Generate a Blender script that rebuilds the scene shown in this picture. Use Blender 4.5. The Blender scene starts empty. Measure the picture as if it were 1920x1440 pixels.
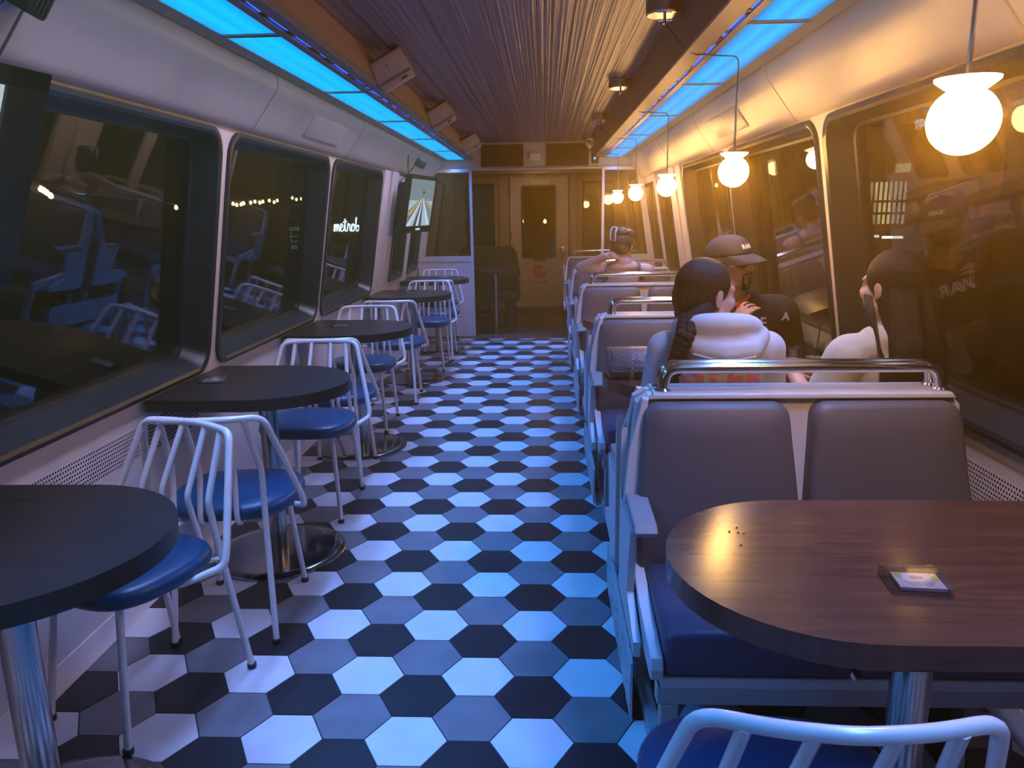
import bpy, bmesh, math, random
from mathutils import Vector, Matrix, Euler
sc = bpy.context.scene
COL = sc.collection
PI = math.pi
random.seed(7)
V = Vector

# ------------------------------------------------------------------ materials
def mat(name, col, rough=.5, metal=0., spec=.5, coat=0., emit=None, estr=0., noise=None, bump=None, sheen=0.):
    m = bpy.data.materials.new(name); m.use_nodes = True
    nt = m.node_tree; b = nt.nodes['Principled BSDF']
    b.inputs['Base Color'].default_value = (*col, 1); b.inputs['Roughness'].default_value = rough
    b.inputs['Metallic'].default_value = metal; b.inputs['Specular IOR Level'].default_value = spec
    b.inputs['Coat Weight'].default_value = coat; b.inputs['Sheen Weight'].default_value = sheen
    if emit:
        b.inputs['Emission Color'].default_value = (*emit, 1); b.inputs['Emission Strength'].default_value = estr
    if noise or bump:
        tc = nt.nodes.new('ShaderNodeTexCoord'); mp = nt.nodes.new('ShaderNodeMapping')
        nt.links.new(tc.outputs['Object'], mp.inputs['Vector'])
    if noise:
        scale, amt, stretch = noise
        mp.inputs['Scale'].default_value = stretch
        n = nt.nodes.new('ShaderNodeTexNoise'); n.inputs['Scale'].default_value = scale; n.inputs['Detail'].default_value = 5
        nt.links.new(mp.outputs['Vector'], n.inputs['Vector'])
        r = nt.nodes.new('ShaderNodeValToRGB')
        r.color_ramp.elements[0].position = .3; r.color_ramp.elements[1].position = .7
        r.color_ramp.elements[0].color = (*[c*(1-amt) for c in col], 1)
        r.color_ramp.elements[1].color = (*[min(1, c*(1+amt)) for c in col], 1)
        nt.links.new(n.outputs['Fac'], r.inputs['Fac']); nt.links.new(r.outputs['Color'], b.inputs['Base Color'])
    if bump:
        scale, strength, stretch = bump
        mp2 = nt.nodes.new('ShaderNodeMapping'); mp2.inputs['Scale'].default_value = stretch
        nt.links.new(tc.outputs['Object'], mp2.inputs['Vector'])
        n2 = nt.nodes.new('ShaderNodeTexNoise'); n2.inputs['Scale'].default_value = scale; n2.inputs['Detail'].default_value = 4
        nt.links.new(mp2.outputs['Vector'], n2.inputs['Vector'])
        bp = nt.nodes.new('ShaderNodeBump'); bp.inputs['Strength'].default_value = strength; bp.inputs['Distance'].default_value = .004
        nt.links.new(n2.outputs['Fac'], bp.inputs['Height']); nt.links.new(bp.outputs['Normal'], b.inputs['Normal'])
    return m

def emis(name, col, s):
    m = bpy.data.materials.new(name); m.use_nodes = True; nt = m.node_tree; nt.nodes.clear()
    e = nt.nodes.new('ShaderNodeEmission'); e.inputs['Color'].default_value = (*col, 1); e.inputs['Strength'].default_value = s
    o = nt.nodes.new('ShaderNodeOutputMaterial'); nt.links.new(e.outputs[0], o.inputs['Surface']); return m

def glass(name, tint, f0=.05, rough=0.):
    m = bpy.data.materials.new(name); m.use_nodes = True; nt = m.node_tree; nt.nodes.clear()
    N = nt.nodes.new; L = nt.links.new
    g = N('ShaderNodeNewGeometry'); d = N('ShaderNodeVectorMath'); d.operation = 'DOT_PRODUCT'
    L(g.outputs['Incoming'], d.inputs[0]); L(g.outputs['Normal'], d.inputs[1])
    a = N('ShaderNodeMath'); a.operation = 'ABSOLUTE'; L(d.outputs['Value'], a.inputs[0])
    s = N('ShaderNodeMath'); s.operation = 'SUBTRACT'; s.inputs[0].default_value = 1; L(a.outputs[0], s.inputs[1])
    p = N('ShaderNodeMath'); p.operation = 'POWER'; p.inputs[1].default_value = 5; L(s.outputs[0], p.inputs[0])
    k = N('ShaderNodeMath'); k.operation = 'MULTIPLY_ADD'; k.inputs[1].default_value = 1-f0; k.inputs[2].default_value = f0; L(p.outputs[0], k.inputs[0])
    t = N('ShaderNodeBsdfTransparent'); t.inputs[0].default_value = (*tint, 1)
    gl = N('ShaderNodeBsdfGlossy'); gl.inputs['Roughness'].default_value = rough; gl.inputs['Color'].default_value = (1, 1, 1, 1)
    mx = N('ShaderNodeMixShader'); L(k.outputs[0], mx.inputs[0]); L(t.outputs[0], mx.inputs[1]); L(gl.outputs[0], mx.inputs[2])
    o = N('ShaderNodeOutputMaterial'); L(mx.outputs[0], o.inputs['Surface']); return m

M = {}
M['wall'] = mat('wall_plastic', (.70, .64, .67), .45, noise=(3, .05, (1, 1, 1)))
M['cove'] = mat('cove_plastic', (.54, .52, .54), .38, noise=(60, .03, (1, 1, 1)), bump=(300, .15, (1, 1, 1)))
M['band'] = mat('soffit_paint', (.20, .18, .19), .5)
M['beige'] = mat('soffit_beige', (.55, .42, .40), .55)
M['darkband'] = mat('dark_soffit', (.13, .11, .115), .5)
M['frame'] = mat('light_frame', (.24, .25, .29), .4)
M['rubber'] = mat('black_rubber', (.014, .022, .036), .36, spec=.5, noise=(8, .3, (1, 1, 1)))
M['black'] = mat('black_plastic', (.012, .012, .014), .35)
M['white'] = mat('white_enamel', (.80, .77, .76), .22, coat=.3)
M['shell'] = mat('seat_shell', (.62, .60, .60), .38, noise=(12, .04, (1, 1, 1)))
M['shelldark'] = mat('seat_shell_grey', (.40, .38, .37), .42)
M['arm'] = mat('armrest_grey', (.28, .27, .28), .45)
M['chrome'] = mat('chrome', (.78, .76, .74), .14, metal=1)
M['steel'] = mat('brushed_steel', (.45, .43, .42), .22, metal=1, noise=(40, .12, (1, 1, .05)))
M['base'] = mat('polished_base', (.32, .32, .34), .12, metal=1)
M['bluevinyl'] = mat('blue_vinyl', (.001, .05, .13), .36, bump=(120, .1, (1, 1, 1)))
M['greyvinyl'] = mat('grey_vinyl', (.105, .095, .105), .48, bump=(400, .12, (1, 1, 1)))
M['navyvinyl'] = mat('navy_vinyl', (.05, .055, .11), .45, bump=(300, .12, (1, 1, 1)))
M['doorpaint'] = mat('door_paint', (.62, .48, .40), .45, noise=(2, .05, (1, 1, 1)))
M['endwall'] = mat('end_wall_paint', (.40, .31, .24), .5, noise=(2, .05, (1, 1, 1)))
M['carpet'] = mat('vestibule_floor', (.095, .055, .035), .75, noise=(30, .2, (1, 1, 1)))
M['grille'] = mat('dark_grille', (.045, .028, .024), .5)
M['grout'] = mat('grout', (.03, .035, .045), .7)
M['tileW'] = mat('tile_white', (.78, .75, .75), .30, noise=(9, .06, (1, 1, 1)))
M['tileG'] = mat('tile_grey', (.21, .20, .215), .34, noise=(9, .14, (1, 1, 1)))
M['tileD'] = mat('tile_dark', (.022, .021, .026), .36, noise=(9, .25, (1, 1, 1)))
M['glass'] = glass('window_glass', (.75, .78, .8), .055)
M['pglass'] = glass('partition_glass', (.85, .85, .85), .04)
M['acrylic'] = glass('clear_acrylic', (.9, .9, .93), .10)
M['tumbler'] = glass('tumbler_glass', (.88, .9, .88), .08)
M['card'] = mat('white_card', (.75, .75, .78), .5)
M['yellow'] = mat('yellow_print', (.75, .78, .15), .5)
M['ink'] = mat('dark_print', (.05, .05, .06), .5)
M['greyink'] = mat('grey_print', (.35, .35, .38), .5)
M['red'] = mat('red_sign', (.55, .07, .05), .45)
M['spk'] = mat('speaker_shell', (.60, .54, .53), .45)
M['globe'] = emis('lit_globe', (1, .49, .12), 80)
M['dirt'] = mat('crumb', (.1, .07, .05), .7)

def wood(name, c0, c1, rough, sx):
    m = bpy.data.materials.new(name); m.use_nodes = True; nt = m.node_tree; b = nt.nodes['Principled BSDF']
    N = nt.nodes.new; L = nt.links.new
    tc = N('ShaderNodeTexCoord'); mp = N('ShaderNodeMapping'); mp.inputs['Scale'].default_value = (1.2, 14, 14)
    L(tc.outputs['Object'], mp.inputs['Vector'])
    n1 = N('ShaderNodeTexNoise'); n1.inputs['Scale'].default_value = 3.2; n1.inputs['Detail'].default_value = 8; n1.inputs['Distortion'].default_value = .8
    L(mp.outputs[0], n1.inputs['Vector'])
    r = N('ShaderNodeValToRGB'); r.color_ramp.elements[0].position = .28; r.color_ramp.elements[1].position = .75
    r.color_ramp.elements[0].color = (*c0, 1); r.color_ramp.elements[1].color = (*c1, 1)
    L(n1.outputs['Fac'], r.inputs['Fac']); L(r.outputs['Color'], b.inputs['Base Color'])
    b.inputs['Roughness'].default_value = rough
    mp2 = N('ShaderNodeMapping'); mp2.inputs['Scale'].default_value = (2, 60, 60); L(tc.outputs['Object'], mp2.inputs['Vector'])
    n2 = N('ShaderNodeTexNoise'); n2.inputs['Scale'].default_value = 4; n2.inputs['Detail'].default_value = 5; L(mp2.outputs[0], n2.inputs['Vector'])
    bp = N('ShaderNodeBump'); bp.inputs['Strength'].default_value = .05; bp.inputs['Distance'].default_value = .001
    L(n2.outputs['Fac'], bp.inputs['Height']); L(bp.outputs[0], b.inputs['Normal'])
    return m
M['woodL'] = wood('walnut_shaded', (.018, .014, .014), (.036, .026, .024), .36, 1)  # same walnut as the right tables, the dimmer light put into its colour
M['woodR'] = wood('walnut_lit', (.060, .028, .022), (.115, .055, .042), .20, 1)  # warmer, brighter lamp light put into the colour of the same walnut

def ceiling_mat():
    m = bpy.data.materials.new('ribbed_ceiling'); m.use_nodes = True; nt = m.node_tree; b = nt.nodes['Principled BSDF']
    N = nt.nodes.new; L = nt.links.new
    tc = N('ShaderNodeTexCoord'); mp = N('ShaderNodeMapping'); mp.inputs['Scale'].default_value = (46, .25, 1); L(tc.outputs['Object'], mp.inputs['Vector'])
    n = N('ShaderNodeTexNoise'); n.inputs['Scale'].default_value = 1; n.inputs['Detail'].default_value = 4; n.inputs['Roughness'].default_value = .7; L(mp.outputs[0], n.inputs['Vector'])
    r = N('ShaderNodeValToRGB'); r.color_ramp.elements[0].position = .35; r.color_ramp.elements[1].position = .68
    r.color_ramp.elements[0].color = (.095, .09, .115, 1); r.color_ramp.elements[1].color = (.40, .37, .41, 1)
    L(n.outputs['Fac'], r.inputs['Fac']); L(r.outputs['Color'], b.inputs['Base Color'])
    b.inputs['Metallic'].default_value = .4; b.inputs['Roughness'].default_value = .36
    bp = N('ShaderNodeBump'); bp.inputs['Strength'].default_value = .7; bp.inputs['Distance'].default_value = .012
    L(n.outputs['Fac'], bp.inputs['Height']); L(bp.outputs[0], b.inputs['Normal']); return m
M['ceil'] = ceiling_mat()

def diffuser_mat(name, s, base):
    # lens plate with two lamp tubes showing through, streaked lengthwise
    m = bpy.data.materials.new(name); m.use_nodes = True; nt = m.node_tree; nt.nodes.clear()
    N = nt.nodes.new; L = nt.links.new
    tc = N('ShaderNodeTexCoord'); mp = N('ShaderNodeMapping'); mp.inputs['Scale'].default_value = (26, 1.4, 1); L(tc.outputs['Object'], mp.inputs['Vector'])
    n = N('ShaderNodeTexNoise'); n.inputs['Scale'].default_value = 1; n.inputs['Detail'].default_value = 3; L(mp.outputs[0], n.inputs['Vector'])
    sx = N('ShaderNodeSeparateXYZ'); L(tc.outputs['Object'], sx.inputs[0])
    ab = N('ShaderNodeMath'); ab.operation = 'ABSOLUTE'; L(sx.outputs['X'], ab.inputs[0])
    d = N('ShaderNodeMath'); d.operation = 'SUBTRACT'; d.inputs[1].default_value = .034; L(ab.outputs[0], d.inputs[0])
    a2 = N('ShaderNodeMath'); a2.operation = 'ABSOLUTE'; L(d.outputs[0], a2.inputs[0])
    r = N('ShaderNodeMapRange'); r.inputs['From Min'].default_value = .004; r.inputs['From Max'].default_value = .055; r.inputs['To Min'].default_value = 1; r.inputs['To Max'].default_value = base; L(a2.outputs[0], r.inputs['Value'])
    mu = N('ShaderNodeMath'); mu.operation = 'MULTIPLY_ADD'; mu.inputs[1].default_value = .55; L(n.outputs['Fac'], mu.inputs[0]); mu.inputs[2].default_value = -.27
    ad = N('ShaderNodeMath'); ad.operation = 'ADD'; L(r.outputs[0], ad.inputs[0]); L(mu.outputs[0], ad.inputs[1])
    cr_ = N('ShaderNodeValToRGB'); e_ = cr_.color_ramp.elements
    e_[0].position = .0; e_[0].color = (.012, .16, .36, 1); e_[1].position = 1; e_[1].color = (.004, .50, 1, 1)
    x = e_.new(.5); x.color = (.003, .33, .86, 1)
    L(ad.outputs[0], cr_.inputs['Fac'])
    e = N('ShaderNodeEmission'); e.inputs['Strength'].default_value = s; L(cr_.outputs['Color'], e.inputs['Color'])
    o = N('ShaderNodeOutputMaterial'); L(e.outputs[0], o.inputs['Surface']); return m
M['diff'] = diffuser_mat('blue_diffuser', 1.05, .52); M['diffR'] = diffuser_mat('blue_diffuser_clear', 1.0, .16)
M['ledblue'] = emis('blue_led', (.03, .14, 1), 1.6)

# ------------------------------------------------------------------ mesh helpers
def NB(): return bmesh.new()

def obj(name, bm, m, parent=None, smooth=True, angle=38, loc=None):
    me = bpy.data.meshes.new(name); bmesh.ops.recalc_face_normals(bm, faces=bm.faces[:]); bm.to_mesh(me); bm.free()
    for mm in (m if isinstance(m, (list, tuple)) else [m]): me.materials.append(mm)
    if smooth:
        me.polygons.foreach_set('use_smooth', [True]*len(me.polygons)); me.set_sharp_from_angle(angle=math.radians(angle))
    o = bpy.data.objects.new(name, me); COL.objects.link(o)
    if parent: o.parent = parent
    if loc is not None: o.location = loc
    return o

def tag(o, label=None, cat=None, group=None, kind=None):
    if label: o['label'] = label
    if cat: o['category'] = cat
    if group: o['group'] = group
    if kind: o['kind'] = kind
    return o

def thing(name, label, cat, loc=(0, 0, 0), rz=0, group=None, rot=None):
    o = bpy.data.objects.new(name, None); COL.objects.link(o); o.empty_display_size = .1
    o.location = loc; o.rotation_euler = rot if rot else (0, 0, rz)
    return tag(o, label, cat, group)

def struct(name, bm, m, **k):
    return tag(obj(name, bm, m, **k), kind='structure')

def dup(root, loc, rz, label, group=None):
    def cp(o, par):
        c = o.copy(); COL.objects.link(c); c.parent = par
        for ch in kids.get(o.name, []): cp(ch, c)
        return c
    kids = {}
    for o in list(COL.objects):
        if o.parent: kids.setdefault(o.parent.name, []).append(o)
    r = cp(root, None); r.location = loc; r.rotation_euler = (0, 0, rz); r['label'] = label
    if group: r['group'] = group
    return r

def box(bm, c, s, bev=0, seg=2, rot=None, mi=0):
    r = bmesh.ops.create_cube(bm, size=1); vs = r['verts']
    mt = Matrix.Translation(c) @ (rot.to_4x4() if rot else Matrix()) @ Matrix.Diagonal((*s, 1))
    bmesh.ops.transform(bm, matrix=mt, verts=vs)
    fs = list({f for v in vs for f in v.link_faces})
    for f in fs: f.material_index = mi
    if bev:
        es = list({e for v in vs for e in v.link_edges})
        bmesh.ops.bevel(bm, geom=es, offset=bev, segments=seg, profile=.5, affect='EDGES', clamp_overlap=True)

def fillet(pts, r, seg=5):
    pts = [V(p) for p in pts]; out = [pts[0]]
    for a, b, c in zip(pts, pts[1:], pts[2:]):
        u, w = (a-b), (c-b); d = min(r, u.length*.49, w.length*.49); p, q = b+u.normalized()*d, b+w.normalized()*d
        for i in range(seg+1):
            t = i/seg; out.append(p*(1-t)**2+b*2*t*(1-t)+q*t*t)
    out.append(pts[-1]); return out

def tube(bm, pts, r, n=10, cap=True, mi=0):
    pts = [V(p) for p in pts]; rs = r if isinstance(r, (list, tuple)) else [r]*len(pts)
    rings = []; up = None
    for i, p in enumerate(pts):
        t = (pts[min(i+1, len(pts)-1)]-pts[max(i-1, 0)]).normalized()
        if up is None:
            up = V((0, 0, 1)) if abs(t.z) < .9 else V((1, 0, 0))
        s = t.cross(up)
        if s.length < 1e-5: s = t.orthogonal()
        s.normalize(); up = s.cross(t).normalized()
        rings.append([bm.verts.new(p+(s*math.cos(a)+up*math.sin(a))*rs[i]) for a in [2*PI*k/n for k in range(n)]])
    for A, B in zip(rings, rings[1:]):
        for k in range(n):
            f = bm.faces.new((A[k], A[(k+1) % n], B[(k+1) % n], B[k])); f.material_index = mi
    if cap:
        for R in (rings[0], rings[-1]):
            f = bm.faces.new(R); f.material_index = mi

def lathe(bm, prof, c=(0, 0, 0), n=40, cap=True):
    c = V(c); rings = []
    for r, z in prof: rings.append([bm.verts.new(c+V((r*math.cos(a), r*math.sin(a), z))) for a in [2*PI*k/n for k in range(n)]] if r > 1e-6 else [bm.verts.new(c+V((0, 0, z)))])
    for A, B in zip(rings, rings[1:]):
        for k in range(n):
            if len(A) == 1 and len(B) == 1: continue
            if len(A) == 1: bm.faces.new((A[0], B[k], B[(k+1) % n]))
            elif len(B) == 1: bm.faces.new((A[k], A[(k+1) % n], B[0]))
            else: bm.faces.new((A[k], A[(k+1) % n], B[(k+1) % n], B[k]))
    if cap:
        for R in (rings[0], rings[-1]):
            if len(R) > 2: bm.faces.new(R)

def prism(bm, poly, fn, d0, d1, mi=0, bev=0):
    """poly: 2D points; fn(u, v, d) -> 3D; extruded from depth d0 to d1"""
    A = [bm.verts.new(fn(u, v, d0)) for u, v in poly]; B = [bm.verts.new(fn(u, v, d1)) for u, v in poly]
    fs = [bm.faces.new(A), bm.faces.new(B[::-1])]
    n = len(poly)
    for k in range(n): fs.append(bm.faces.new((A[k], B[k], B[(k+1) % n], A[(k+1) % n])))
    for f in fs: f.material_index = mi
    if bev:
        es = [e for e in fs[0].edges]+[e for e in fs[1].edges]
        bmesh.ops.bevel(bm, geom=list(set(es)), offset=bev, segments=2, profile=.5, affect='EDGES')

def sweep(bm, prof, y0, y1, mi=0):
    """closed 2D profile (x, z) swept along Y"""
    prism(bm, prof, lambda u, v, d: (u, d, v), y0, y1, mi)

def rrect(y0, y1, z0, z1, r, n=6):
    out = []
    for cy, cz, a0 in ((y1-r, z0+r, -PI/2), (y1-r, z1-r, 0), (y0+r, z1-r, PI/2), (y0+r, z0+r, PI)):
        for k in range(n+1):
            a = a0+PI/2*k/n; out.append((cy+r*math.cos(a), cz+r*math.sin(a)))
    return out

def text_mesh(name, s, size, m, parent, loc, rot, extrude=.0006, align='CENTER', shear=0, sx=1, bold=0):
    cu = bpy.data.curves.new(name, 'FONT'); cu.body = s; cu.size = size; cu.extrude = extrude; cu.align_x = align; cu.align_y = 'CENTER'; cu.shear = shear; cu.offset = bold
    t = bpy.data.objects.new(name+'_source', cu); COL.objects.link(t); t.scale = (sx, 1, 1)
    bpy.context.view_layer.update()
    me = bpy.data.meshes.new_from_object(t.evaluated_get(bpy.context.evaluated_depsgraph_get()))
    bpy.data.objects.remove(t); me.materials.clear(); me.materials.append(m); me.name = name
    o = bpy.data.objects.new(name, me); COL.objects.link(o); o.parent = parent; o.location = loc; o.rotation_euler = rot; o.scale = (sx, 1, 1)
    return o

# ------------------------------------------------------------------ camera (1920 x 1440 frame)
f_px, pitch, yaw, roll = 1419.18, .2208, -.0458, -.0156
H = 12.1676*.115
cp, sp, cy_, sy_, cr, sr = math.cos(pitch), math.sin(pitch), math.cos(yaw), math.sin(yaw), math.cos(roll), math.sin(roll)
fwd = V((sy_*cp, cy_*cp, -sp)); rt = V((cy_, -sy_, 0)); upv = rt.cross(fwd)
AX = rt*cr+upv*sr; BX = upv*cr-rt*sr
cam = bpy.data.cameras.new('camera'); cam.sensor_width = 36; cam.lens = f_px*36/1920; cam.clip_start = .02
co = bpy.data.objects.new('camera', cam); COL.objects.link(co)
mw = Matrix.Identity(4)
for i in range(3): mw[i][0], mw[i][1], mw[i][2] = AX[i], BX[i], -fwd[i]
mw.translation = (0, 0, H); co.matrix_world = mw; sc.camera = co
# ------------------------------------------------------------------ floor of hexagonal tiles
S = .115; q = math.sqrt(3)/2
OX, OY = -1.8785*S, 18.1743*S*1.0
def build_floor():
    bm = NB()
    # grid (i, y) measured on the floor: centre x = 1.5 s i - 1.8785 s ; y = sqrt3 s j + 18.174 s
    YE = 8.62
    for i in range(-12, 22):
        for j in range(-24, 60):
            cx = (1.5*i-1.8785)*S; jj = j+(i % 2)*.5
            cyv = (2*q*jj+18.1743)*S
            if cx < -1.62 or cx > 1.42 or cyv < -.9 or cyv > YE+.1: continue
            # three-colouring: tiles step white, dark, grey down every column
            k = (round(jj*2)+(3 if i % 2 else 0)) % 3 if 0 else None
            t = round(2*jj)          # half rows
            # white where i even & t%6==0, or i odd & t%6==3
            ph = (t-(3 if i % 2 else 0))//2 % 3
            mi = {0: 1, 1: 3, 2: 2}[ph]
            vs = []
            for a in range(6):
                an = PI/3*a; rr = S-.0022
                vs.append(((cx+rr*math.cos(an)), min(cyv+rr*math.sin(an), YE)))
            if max(v[1] for v in vs)-min(v[1] for v in vs) < .01: continue
            vs = [(max(-1.5, min(1.29, x)), y) for x, y in vs]
            if max(v[0] for v in vs)-min(v[0] for v in vs) < .01: continue
            clean = []
            for p in vs:
                if not clean or (abs(p[0]-clean[-1][0])+abs(p[1]-clean[-1][1])) > 1e-5: clean.append(p)
            if len(clean) < 3: continue
            try:
                top = [bm.verts.new((x, y, 0)) for x, y in clean]; bot = [bm.verts.new((x, y, -.004)) for x, y in clean]
                fs = [bm.faces.new(top)]
                for k in range(len(top)): fs.append(bm.faces.new((bot[k], bot[(k+1) % len(top)], top[(k+1) % len(top)], top[k])))
                for f in fs: f.material_index = mi
            except ValueError: pass
    box(bm, (-.105, 3.85, -.022), (2.85, 9.6, .04), mi=0)
    return struct('floor', bm, [M['grout'], M['tileW'], M['tileG'], M['tileD']], smooth=False)
build_floor()
bm = NB(); box(bm, (-.1, 10.05, -.023), (2.9, 2.8, .04)); struct('floor_vestibule', bm, M['carpet'], smooth=False)
bm = NB(); box(bm, (-.09, 8.63, -.001), (1.45, .03, .008), .002); struct('trim_1', bm, M['steel'])

# ------------------------------------------------------------------ side walls with window openings
XC = -.11
def xl(z): return -1.61+.165*z
def side(fn_left):           # returns mapping for left (s = -1) and right (s = +1)
    return fn_left
def wmap(s):
    """(u = Y, v = z, d = depth into the room) -> world, s=-1 left, +1 right"""
    nx = math.cos(math.atan(.165)); nz = .165*nx
    def f(u, v, d):
        x = xl(v)+d*nx; z = v-d*nz
        return (x, u, z) if s < 0 else (2*XC-x, u, z)
    return f
WINS = [(-1.47, .03), (.11, 1.61), (1.69, 3.19), (3.27, 4.79), (4.87, 6.35)]
ZB, ZT = .760, 1.755
def window_wall(s, name, holes, y0, y1):
    bm = NB(); f = wmap(s); es = []
    outer = [(y0, .70), (y1, .70), (y1, 1.86), (y0, 1.86)]
    for loop in [outer]+holes:
        vs = [bm.verts.new(f(u, v, 0)) for u, v in loop]
        es += [bm.edges.new((vs[k], vs[(k+1) % len(vs)])) for k in range(len(vs))]
    bmesh.ops.triangle_fill(bm, use_beauty=True, use_dissolve=False, edges=es)
    r = bmesh.ops.extrude_face_region(bm, geom=bm.faces[:])
    off = V(f(0, 1, -.03))-V(f(0, 1, 0))
    bmesh.ops.translate(bm, verts=[g for g in r['geom'] if isinstance(g, bmesh.types.BMVert)], vec=off)
    # lower wall below the windows
    x0 = -1.5
    prof = [(x0, -.02), (x0, .66), (x0+.004, .70), (x0+.012, .735), (x0-.06, .735), (x0-.06, -.02)]
    if s > 0: prof = [(2*XC-x, z) for x, z in prof]
    sweep(bm, prof, y0, y1)
    return struct(name, bm, M['wall'], smooth=False)
holesL = [rrect(a, b, ZB, ZT, .10) for a, b in WINS]
DOORH = [(7.04, 7.74, .80, 1.68), (8.02, 8.66, .80, 1.70)]
window_wall(-1, 'wall_left', holesL+[rrect(*d, .05) for d in DOORH], -1.9, 8.84)
window_wall(1, 'wall_right', holesL+[rrect(*d, .05) for d in DOORH], -1.9, 8.84)

def window(s, n, y0, y1, z0, z1, r, depth=.10, inset=.062, lip=.024, split=None):
    f = wmap(s); root = thing(f'window_{n}', None, None); root['kind'] = 'structure'
    bm = NB()
    loops = [(-.004, -.01), (-.004, .014), (lip*.5, .017), (lip, .010), (inset*.8, -depth+.014), (inset, -depth+.010), (inset, -depth-.03), (-.004, -depth-.03)]
    rings = []
    for ins, d in loops:
        pts = rrect(y0+ins, y1-ins, z0+ins, z1-ins, max(.02, r-ins*.7), 7)
        rings.append([bm.verts.new(f(u, v, d)) for u, v in pts])
    n_ = len(rings[0])
    for A, B in zip(rings, rings[1:]):
        for k in range(n_): bm.faces.new((A[k], A[(k+1) % n_], B[(k+1) % n_], B[k]))
    obj('window_frame', bm, M['rubber'], root)
    if s > 0 and depth > .08:      # outer pane of the double glazing
        bm = NB(); prism(bm, rrect(y0+.03, y1-.03, z0+.03, z1-.03, .05, 4), f, -depth-.115, -depth-.121); obj('outer_glass', bm, M['glass'], root, smooth=False)
    bm = NB(); pts = rrect(y0+inset-.008, y1-inset+.008, z0+inset-.008, z1-inset+.008, .05, 4)
    prism(bm, pts, f, -depth, -depth-.006); obj('window_glass', bm, M['glass'], root, smooth=False)
    return root
wn = 1
for s in (-1, 1):
    for a, b in WINS[1:]:
        window(s, wn, a, b, ZB, ZT, .10); wn += 1
    for i, d in enumerate(DOORH):
        window(s, wn, *d, .05, depth=.045, inset=.03, lip=.015); wn += 1

def mirror(prof, s): return prof if s < 0 else [(2*XC-x, z) for x, z in prof]
# dark service wall strip over windows is covered by the cove panels
cov = [(-1.155, 2.0), (-1.158, 1.965), (-1.168, 1.937), (-1.20, 1.895), (-1.272, 1.80), (-1.286, 1.782), (-1.305, 1.770), (-1.325, 1.768), (-1.36, 1.775), (-1.40, 1.80), (-1.40, 2.02), (-1.155, 2.02)]
SEAMS = [-1.9, .25, 1.86, 3.455, 5.07, 6.59, 8.84]
tn = 2
for s in (-1, 1):
    for a, b in zip(SEAMS, SEAMS[1:]):
        bm = NB(); sweep(bm, mirror(cov, s), a+.006, b-.006)
        struct(f'trim_{tn}', bm, M['cove'], angle=50); tn += 1
    bm = NB(); sweep(bm, mirror([(-1.17, 1.99), (-1.18, 1.94), (-1.28, 1.80), (-1.31, 1.78), (-1.39, 1.81), (-1.39, 1.99)], s), -1.9, 8.84)
    struct(f'trim_{tn}', bm, M['black'], smooth=False); tn += 1
    # access covers set on the cove face
    for y0, y1 in ((4.08, 4.74), (.9, 1.5)):
        bm = NB(); d = V((-1.272+1.20, 1.80-1.895)).normalized(); nrm = V((-d.y, d.x))
        if nrm.x < 0: nrm = -nrm
        c = V((-1.2, 1.895))
        def cf(u, v, dd): 
            p = c+d*v+nrm*dd; return (p.x if s < 0 else 2*XC-p.x, u, p.y)
        prism(bm, rrect(y0, y1, -.028, .098, .012, 3), cf, -.004, .006, bev=.002)
        struct(f'trim_{tn}', bm, M['cove']); tn += 1

# lip, soffit and ledges around the light rows
for s in (-1, 1):
    bm = NB(); sweep(bm, mirror([(-1.40, 2.02), (-1.40, 2.10), (-.86, 2.10), (-.86, 2.03), (-1.155, 2.03), (-1.155, 2.02)], s), -1.9, 8.84)
    struct(f'trim_{tn}', bm, M['darkband'], smooth=False); tn += 1
    bm = NB(); sweep(bm, mirror([(-1.148, 2.004), (-1.148, 2.028), (-1.09, 2.028), (-1.09, 2.0), (-1.142, 1.998)], s), -1.9, 8.84)
    sweep(bm, mirror([(-.888, 2.0), (-.888, 2.028), (-.866, 2.028), (-.866, 2.0)], s), -1.9, 8.84)
    struct(f'trim_{tn}', bm, M['frame'], smooth=False); tn += 1
# left soffit: grey ledge, beige upright
bm = NB(); sweep(bm, [(-.846, 2.004), (-.846, 2.03), (-.796, 2.03), (-.796, 2.004), (-.80, 2.0), (-.842, 2.0)], -1.9, 8.84); struct(f'trim_{tn}', bm, M['frame'], smooth=False); tn += 1
bm = NB(); sweep(bm, [(-.800, 2.01), (-.850, 2.185), (-.90, 2.185), (-.86, 2.01)], -1.9, 8.84); struct('wall_soffit_left', bm, M['beige'], smooth=False)
bm = NB(); sweep(bm, [(.545, 2.004), (.545, 2.03), (.628, 2.03), (.628, 2.004), (.624, 2.0), (.549, 2.0)], -1.9, 8.84); struct(f'trim_{tn}', bm, M['band'], smooth=False); tn += 1
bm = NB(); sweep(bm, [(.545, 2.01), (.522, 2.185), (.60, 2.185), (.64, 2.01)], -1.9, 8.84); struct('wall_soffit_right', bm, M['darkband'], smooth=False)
# ceiling of ribbed metal
bm = NB(); n = 260; x0, x1 = -.86, .535; random.seed(3); prev = None
for k in range(n+1):
    x = x0+(x1-x0)*k/n; z = 2.182+random.uniform(-.0018, .0018)
    cur = (bm.verts.new((x, -1.9, z)), bm.verts.new((x, 8.84, z)))
    if prev: bm.faces.new((prev[0], cur[0], cur[1], prev[1]))
    prev = cur
box(bm, (-.16, 3.47, 2.215), (1.6, 10.75, .05))
struct('ceiling', bm, M['ceil'], smooth=True, angle=80)

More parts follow.
